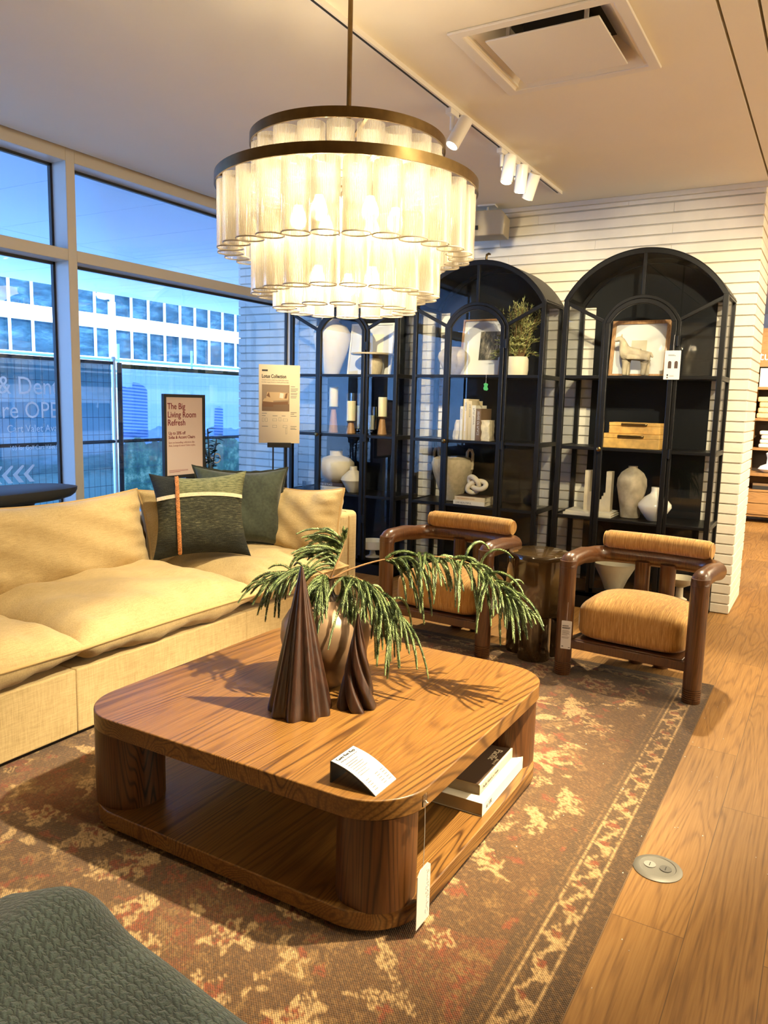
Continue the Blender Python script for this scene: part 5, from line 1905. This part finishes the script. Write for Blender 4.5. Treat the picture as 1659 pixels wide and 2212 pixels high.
# ---------------------------------------------------------------- floor signs by the window
s1 = thing('sale_sign', 'black-framed floor sign with maroon lettering standing behind the sofa by the window', 'sign', (4.185, 4.13, 0.0))
xz = lambda u, v, w_: (u, w_, v)
Zb, Zt, hw = 0.905, 1.512, 0.207
MB().ring([(-hw, Zb), (hw, Zb), (hw, Zt), (-hw, Zt)], [(-hw + 0.022, Zb + 0.022), (hw - 0.022, Zb + 0.022), (hw - 0.022, Zt - 0.022), (-hw + 0.022, Zt - 0.022)], -0.014, 0.014, xz).build('frame', M['matte_black'], s1, bevel=0.002, seg=2)
MB().box(-hw + 0.02, -0.004, Zb + 0.02, hw - 0.02, 0.004, Zt - 0.02).build('poster', plain('pale_pink_paper', lin(228, 206, 196), 0.6), s1)
MB().box(-0.11, -0.012, 0.02, -0.085, 0.012, Zb + 0.01).build('pole', M['matte_black'], s1)
MB().box(-0.24, -0.16, 0.0, 0.06, 0.16, 0.018).build('base', M['matte_black'], s1, bevel=0.003)
rx = (PI / 2, 0, 0)
for tx_, z_ in (('The Big', 1.405), ('Living Room', 1.345), ('Refresh', 1.288)):
    text('lettering', tx_, 0.062, M['red_ink'], s1, (-0.168, -0.0048, z_), rx, 'LEFT', 0.92, 0.0003, 0.0006)
for tx_, z_ in (('Up to 20% off', 1.222), ('Sofas & Accent Chairs', 1.192)):
    text('lettering', tx_, 0.032, M['red_ink'], s1, (-0.160, -0.0048, z_), rx, 'LEFT', 0.92, 0.0003, 0.0004)
for tx_, z_ in (('Save on bestselling collections like', 1.158), ('Axis, Lounge & more! Select styles.', 1.136)):
    text('lettering', tx_, 0.0205, M['pale_red_ink'], s1, (-0.160, -0.0048, z_), rx, 'LEFT', 0.92, 0.0003)
for k in range(3):
    MB().box(-0.158, -0.0048, 0.962 - 0.007 * k, (0.03, 0.03, -0.05)[k], -0.0040, 0.965 - 0.007 * k).build('fine_print', M['pale_red_ink'], s1)

rz2 = math.atan2(-(3.835 - 4.075), -(5.20 - 4.97)) 
s2 = thing('collection_sign', 'tall cream information board with a sofa picture on a black stand beside the window cabinet', 'sign', (5.085, 3.955, 0.0))
s2.rotation_euler = (0, 0, math.atan2(3.835 - 4.075, 5.20 - 4.97))
hw = 0.167
Zb, Zt = 1.135, 1.770
MB().box(-hw, 0.0, Zb, hw, 0.010, Zt).build('board', plain('cream_board', lin(222, 202, 166), 0.6), s2)
MB().box(-0.095, -0.02, Zb - 0.035, 0.095, 0.02, Zb + 0.004).build('clamp', M['matte_black'], s2)
MB().box(-0.055, 0.0, 0.015, -0.043, 0.012, Zb - 0.03).build('pole', M['matte_black'], s2)
MB().box(0.043, 0.0, 0.015, 0.055, 0.012, Zb - 0.03).build('pole', M['matte_black'], s2)
MB().box(-0.16, -0.15, 0.0, 0.16, 0.15, 0.015).build('base', M['matte_black'], s2)
fy = -0.0006
MB().box(-0.142, -0.0008, 1.716, -0.095, 0, 1.730).build('label_block', M['ink'], s2)
text('lettering', 'Lotus Collection', 0.040, M['ink'], s2, (-0.144, fy, 1.664), rx, 'LEFT', 0.74, 0.0003, 0.0012)
text('lettering', 'Cloud-like comfort, modern look. Blissful fluffy cushions', 0.0165, M['grey_ink'], s2, (-0.144, fy, 1.642), rx, 'LEFT', 0.58, 0.0003)
text('lettering', 'for all-day lounging. Stocked in a durable performance fabric.', 0.0165, M['grey_ink'], s2, (-0.144, fy, 1.624), rx, 'LEFT', 0.55, 0.0003)
pic = MB().box(-0.142, -0.0008, 1.395, 0.082, 0, 1.610).build('picture', plain('print_wall', lin(150, 126, 98), 0.7), s2)


def pquad(pts, m_, d=-0.0014):
    MB().prism(pts, d, d + 0.0004, xz).build('printed_shape', m_, pic)


pf = plain('print_floor', lin(120, 94, 70), 0.7)
psof = plain('print_sofa', lin(196, 164, 120), 0.7)
psd = plain('print_sofa_shade', lin(120, 84, 54), 0.7)
pquad([(-0.142, 1.395), (0.082, 1.395), (0.082, 1.455), (-0.142, 1.455)], pf, -0.0012)
pquad([(-0.112, 1.475), (0.072, 1.490), (0.074, 1.545), (0.0, 1.550), (-0.10, 1.550)], psof)
pquad([(-0.136, 1.430), (-0.05, 1.430), (-0.05, 1.468), (-0.136, 1.475)], psd, -0.0016)
pquad([(-0.136, 1.475), (-0.05, 1.468), (-0.05, 1.49), (-0.12, 1.50)], psof, -0.0017)
pquad([(-0.05, 1.448), (0.070, 1.452), (0.070, 1.478), (-0.05, 1.468)], psd, -0.0016)
pquad([(-0.105, 1.52), (-0.075, 1.505), (-0.085, 1.55)], psd, -0.0018)
pquad([(0.0, 1.505), (0.03, 1.50), (0.035, 1.54), (0.005, 1.545)], plain('print_cushion', lin(226, 210, 184), 0.7), -0.0018)
pquad([(0.04, 1.50), (0.06, 1.50), (0.068, 1.545), (0.05, 1.54)], psd, -0.0018)
for k, (u, v, wd) in enumerate(((0.092, 1.596, 0.035), (0.092, 1.578, 0.06), (0.092, 1.568, 0.058), (0.092, 1.558, 0.045), (0.092, 1.542, 0.055), (0.092, 1.532, 0.052), (0.092, 1.516, 0.05), (0.092, 1.506, 0.045), (0.092, 1.385, 0.05), (0.092, 1.372, 0.03), (0.092, 1.355, 0.05),
                              (-0.142, 1.375, 0.04), (-0.142, 1.356, 0.03), (-0.055, 1.356, 0.04), (0.02, 1.356, 0.03), (-0.142, 1.27, 0.05), (0.092, 1.272, 0.05), (0.092, 1.258, 0.04), (0.092, 1.248, 0.05))):
    MB().box(u, -0.0008, v, u + wd, 0, v + 0.004).build('text_line', M['grey_ink'], s2)
for (u, v, w3, h3) in ((-0.055, 1.315, 0.035, 0.02), (-0.005, 1.315, 0.02, 0.03), (0.03, 1.315, 0.04, 0.02), (-0.055, 1.262, 0.035, 0.02), (0.03, 1.262, 0.035, 0.02), (0.052, 1.21, 0.012, 0.05), (-0.14, 1.31, 0.016, 0.03), (-0.115, 1.31, 0.018, 0.03)):
    MB().ring([(u, v), (u + w3, v), (u + w3, v + h3), (u, v + h3)], [(u + .0015, v + .0015), (u + w3 - .0015, v + .0015), (u + w3 - .0015, v + h3 - .0015), (u + .0015, v + h3 - .0015)], -0.0008, 0.0, xz).build('plan_drawing', M['grey_ink'], s2)

# plant in a black pot behind the sale sign
pp = thing('potted_plant', 'leafy dark plant in a black round planter behind the sale sign', 'plant', (4.62, 4.215, 0.0))
MB().lathe([(0.17, 0), (0.18, 0.01), (0.225, 0.60), (0.25, 0.845), (0.255, 0.86), (0.240, 0.86), (0.23, 0.83), (0.0, 0.82)], n=44, cap=False).build('planter', M['matte_black'], pp)
rnd = random.Random(31)
mb = MB(); sm = MB()
for k in range(5):
    b0 = Vector((rnd.uniform(-0.10, -0.02), rnd.uniform(-0.05, 0.05), 0.82))
    tp = b0 + Vector((rnd.uniform(-0.06, 0.05), rnd.uniform(-0.07, 0.05), rnd.uniform(0.25, 0.52)))
    P = spline([b0, b0.lerp(tp, 0.5) + Vector((0.01, 0, 0)), tp], 10)
    sm.tube(P, 0.006, 6)
    for i in range(1, 11):
        for s in range(2):
            a = rnd.uniform(0, 2 * PI)
            d = Vector((math.cos(a), math.sin(a), rnd.uniform(-0.4, 0.5))).normalized()
            L_ = rnd.uniform(0.05, 0.085)
            sd = d.cross(Vector((0, 0, 1))).normalized() * L_ * 0.26
            e = P[i] + d * L_
            m1 = P[i] + d * L_ * 0.45 + Vector((0, 0, 0.008))
            mb.add([P[i], m1 + sd, e, m1 - sd], [(0, 1, 2, 3)])
sm.build('stem', M['leaf'], pp)
mb.build('leaves', M['leaf'], pp, angle=180)

# black console behind the sofa
cs = thing('console_table', 'black round-edged console top behind the sofa at the left window', 'table', (2.2, 4.12, 0.0))
n = 48
el = lambda k_: [(0.975 * k_ * math.copysign(abs(math.cos(2 * PI * i / n)) ** 0.6, math.cos(2 * PI * i / n)), 0.23 * k_ * math.copysign(abs(math.sin(2 * PI * i / n)) ** 0.6, math.sin(2 * PI * i / n))) for i in range(n)]
mb = MB()
lv = [(0.965, 0.938), (1.0, 0.934), (0.998, 0.915), (0.985, 0.895), (0.955, 0.878), (0.90, 0.868)]
vs = [(x, y, z) for k_, z in lv for x, y in el(k_)]
fs = [tuple(range(n)), tuple((len(lv) - 1) * n + i for i in range(n - 1, -1, -1))]
for j in range(len(lv) - 1):
    fs += [(j * n + i, j * n + (i + 1) % n, (j + 1) * n + (i + 1) % n, (j + 1) * n + i) for i in range(n)]
mb.add(vs, fs)
mb.build('tabletop', M['matte_black'], cs)
for sx in (-0.6, 0.6):
    MB().lathe([(0.16, 0.0), (0.16, 0.02), (0.09, 0.05), (0.08, 0.80), (0.12, 0.87)], (sx, 0, 0), 30).build('pedestal', M['matte_black'], cs)

# ---------------------------------------------------------------- near the camera: cream armchair with a knitted throw
fs_ = thing('lounge_chair', 'cream upholstered chair back in the near left corner under the green throw', 'armchair', (0.40, 0.70, 0.0))
M['cream'] = m_fabric('cream_boucle', lin(222, 208, 180), lin(240, 230, 206), 260, 9, 0.3)
MB().box(-0.02, -0.95, 0.05, 0.325, 0.95, 0.665).build('back', M['cream'], fs_, bevel=0.06, seg=6)
MB().box(-0.70, -0.95, 0.05, -0.03, 0.95, 0.40).build('seat', M['cream'], fs_, bevel=0.05, seg=5)
MB().box(-0.66, -0.90, 0.0, 0.29, 0.90, 0.05).build('plinth', M['matte_black'], fs_)


def m_knit():
    g = G('green_knit')
    tc = g.n('TexCoord'); sp = g.n('SeparateXYZ', {0: tc.outputs['Object']})
    # rows of slanted stitches laid along the cloth
    wob = g.noise(g.obj(), 22, 4, 0.7)
    uu = g.mt('MULTIPLY', g.mt('ADD', sp.outputs[1], g.mt('MULTIPLY', wob, 0.035)), 62.0)
    al = g.mt('SUBTRACT', sp.outputs[0], sp.outputs[2])
    vv = g.mt('MULTIPLY', g.mt('ADD', al, g.mt('MULTIPLY', wob, 0.035)), 78.0)
    zig = g.mt('ABSOLUTE', g.mt('SUBTRACT', g.mt('FRACT', vv), 0.5))
    st = g.mt('FRACT', g.mt('ADD', uu, g.mt('MULTIPLY', zig, 1.0)))
    a = g.mt('SINE', g.mt('MULTIPLY', st, PI))
    b = g.mt('SINE', g.mt('MULTIPLY', g.mt('FRACT', vv), PI))
    h = g.mt('MULTIPLY', g.mt('POWER', a, 0.6), g.mt('POWER', b, 0.5))
    fz = g.noise(g.obj(), 420, 3, 0.7)
    tone = g.noise(g.obj((1, 1, 1)), 9, 4)
    f = g.mt('ADD', g.mt('MULTIPLY', tone, 0.6), g.mt('MULTIPLY', fz, 0.4))
    col = g.ramp(f, [(0.32, lin(38, 48, 46)), (0.68, lin(76, 90, 86))])
    col = g.mix(g.mt('SUBTRACT', 1.0, h), col, g.mix(0.62, col, (0.006, 0.008, 0.007)))
    g.set(Base_Color=col, Roughness=1.0, Sheen_Weight=0.25)
    g.bump(g.mt('ADD', h, g.mt('MULTIPLY', fz, 0.35)), 0.6, 0.005)
    return g.m


def drape(a, b):
    # a runs across the chair back (over the far edge and down), b along it
    y = -0.35 + 1.43 * b
    s = a * 1.25
    top = 0.55
    zt = 0.682 + 0.022 * math.exp(-((y - 0.98) / 0.07) ** 2) + 0.010 * math.sin(7 * y + 1.0) - 0.10 * max(0, y - 1.0)
    r = 0.055
    edge = 0.735 + 0.012 * math.sin(9 * y) + 0.02 * math.exp(-((y - 0.97) / 0.08) ** 2)
    if s < top:
        x = edge - r - (top - s)
        z = zt - 0.03 * max(0.0, (0.15 - s)) 
    elif s < top + r * PI / 2:
        t = (s - top) / r
        x = edge - r + r * math.sin(t)
        z = zt - r + r * math.cos(t)
    else:
        d = s - top - r * PI / 2
        x = edge + 0.010 * math.sin(14 * y) * min(1, d * 5)
        z = zt - r - d
    k = max(0.0, (y - 0.9) / 0.18)
    return (x, y, max(z, 0.03))


bk_ = MB().grid(drape, 110, 130)
bo = bk_.build('knit_throw', m_knit(), angle=180)
sd_ = bo.modifiers.new('thickness', 'SOLIDIFY')
sd_.thickness = 0.014
sd_.offset = 1.0
tag(bo, 'dark green chunky knitted throw draped in the near left corner', 'blanket')

# ---------------------------------------------------------------- next room seen past the pier
su = thing('shelf_unit', 'oak wall shelving with a lettered header in the next room past the pier', 'shelves', (12.0, 0.0, 0.0))
un = MB()
un.box(0.0, -1.6, 0.0, 0.03, 1.02, 2.6)
un.build('back_panel', plain('dark_panel', lin(52, 38, 26), 0.6), su, loc=(0.34, 0, 0))
for y_ in (1.02, -0.35, -1.6):
    MB().box(0.0, y_ - 0.02, 0.62, 0.34, y_ + 0.02, 2.6).build('upright', M['shelf_oak'], su)
hd = MB().box(-0.02, -1.62, 2.10, 0.34, 1.04, 2.62).build('header', M['shelf_oak'], su)
text('lettering', 'tur', 0.17, plain('white_letters', (0.9, 0.88, 0.84), 0.5), hd, (-0.021, 1.005, 2.19), (PI / 2, 0, -PI / 2))
for z_ in (1.79, 1.36, 0.95):
    MB().box(0.0, -1.6, z_, 0.34, 1.02, z_ + 0.035).build('shelf', M['shelf_oak'], su)
sb = thing('sideboard', 'oak sideboard with two drawers and an open shelf below the wall shelving', 'sideboard', (11.45, 0.0, 0.0))
cb = MB()
cb.box(0, -1.2, 0.08, 0.45, 1.0, 0.11)
cb.box(0, -1.2, 0.42, 0.45, 1.0, 0.45)
cb.box(-0.02, -1.22, 0.63, 0.47, 1.02, 0.67)
for y_ in (0.97, -0.1, -1.2):
    cb.box(0, y_, 0.0, 0.45, y_ + 0.03, 0.64)
cb.build('carcass', M['shelf_oak'], sb, bevel=0.003, seg=2)
MB().box(0.42, -1.2, 0.1, 0.44, 1.0, 0.64).build('back_panel', M['shelf_oak'], sb)
for z_ in (0.115, 0.268):
    dq = MB().box(-0.012, -0.06, z_, 0.40, 0.965, z_ + 0.146).build('drawer', M['shelf_oak'], sb, bevel=0.003, seg=2)
    MB().cyl((-0.03, 0.40, z_ + 0.075), (-0.03, 0.50, z_ + 0.075), 0.006, 10).build('handle', M['brass'], dq)
fb = plain('white_linen', lin(240, 232, 214), 0.9, bump=0.5, bscale=25)
wr = plain('wrapped_linen', lin(222, 196, 150), 0.9, var=0.15, vscale=25, bump=0.5, bscale=25)
for nm, lab, cat, x0, y0, z0, dx, dy, dz, m_ in (
        ('storage_box', 'white storage box on the highest shelf of the next room', 'box', 12.03, 0.62, 1.825, 0.26, 0.36, 0.26, fb),
        ('storage_box', 'second white storage box along the highest shelf of the next room', 'box', 12.03, 0.22, 1.825, 0.26, 0.36, 0.26, fb),
        ('linen_bundle', 'tan folded linen bundle on the second shelf of the next room', 'linen', 12.03, 0.66, 1.395, 0.26, 0.32, 0.30, wr),
        ('linen_bundle', 'tan folded linen bundle tied with white ribbon, further along the second shelf', 'linen', 12.03, 0.28, 1.395, 0.26, 0.32, 0.30, wr),
        ('towel_stack', 'white folded towels on the third shelf of the next room', 'towels', 12.03, 0.60, 0.985, 0.26, 0.32, 0.24, fb),
        ('towel_stack', 'further stack of white folded towels on the third shelf', 'towels', 12.03, 0.20, 0.985, 0.26, 0.32, 0.24, fb)):
    mbx = MB()
    if 'box' in nm:
        mbx.box(0, 0, 0, dx, dy, dz)
    else:
        for k in range(4):
            mbx.box(0.004 * k, 0.01 * (k % 2), dz * k / 4, dx - 0.004 * k, dy - 0.012 * (k % 3), dz * (k + 1) / 4 - 0.003)
    o_ = mbx.build(nm, m_, loc=(x0, y0, z0), bevel=0.02 if 'box' not in nm else 0.006, seg=3)
    tag(o_, lab, cat)
    if 'ribbon' in lab:
        MB().box(-0.006, dy * 0.40, -0.0, 0.0, dy * 0.52, dz).build('ribbon', M['paper'], o_)
vv_ = solo(MB().lathe([(0.05, 0), (0.07, 0.01), (0.13, 0.05), (0.10, 0.09), (0.03, 0.12), (0.025, 0.2), (0.045, 0.26), (0.02, 0.28)], n=24), 'figurine', 'gloss_white', 'white figurine on top of the sideboard in the next room', 'figurine', (11.62, 0.74, 0.67))
bk2 = flat_book('book', 'dark book lying on the open shelf of the sideboard', (11.46, 0.90, 0.45), -PI / 2, 0.34, 0.26, 0.05, M['ink'], None)
bk3 = flat_book('book', 'grey book lying on top of the dark one in the sideboard', (11.47, 0.90, 0.50), -PI / 2, 0.33, 0.25, 0.03, M['cover_tan'], None)

# floor outlet
fo = thing('floor_outlet', 'round metal floor outlet set in the planks at the rug edge', 'floor outlet', (2.50, 0.372, 0.0))
MB().lathe([(0.078, 0.0), (0.078, 0.003), (0.070, 0.008), (0.058, 0.009), (0.056, 0.007), (0.0, 0.007)], n=48, cap=False).build('plate', M['steel'], fo)
for x_, y_ in ((0.0, -0.025), (0.0, 0.025)):
    cp = MB().lathe([(0.019, 0.007), (0.019, 0.0095), (0.0, 0.0097)], (x_, y_, 0), 24, cap=False).build('cap', plain('grey_cap', (0.10, 0.095, 0.085) if y_ < 0 else (0.30, 0.28, 0.25), 0.4), fo)
    MB().box(x_ - 0.011, y_ - 0.0012, 0.0096, x_ + 0.011, y_ + 0.0012, 0.0101).build('slot', M['ink'], cp)

# white paper crumbs scattered on the floor and rug
rnd = random.Random(77)
mb = MB()
for k in range(46):
    x_, y_ = rnd.uniform(1.2, 4.2), rnd.choice((rnd.uniform(0.2, 0.9), rnd.uniform(0.28, 0.46), rnd.uniform(0.05, 0.6)))
    s_ = rnd.uniform(0.0015, 0.0035)
    zz = 0.0065 if y_ > 0.447 else 0.0004
    mb.box(x_, y_, zz, x_ + s_ * rnd.uniform(1, 2), y_ + s_, zz + 0.0015)
o_ = tag(mb.build('paper_crumbs', M['paper']), 'tiny white paper crumbs scattered on the rug edge and floor', 'litter')
o_['kind'] = 'stuff'
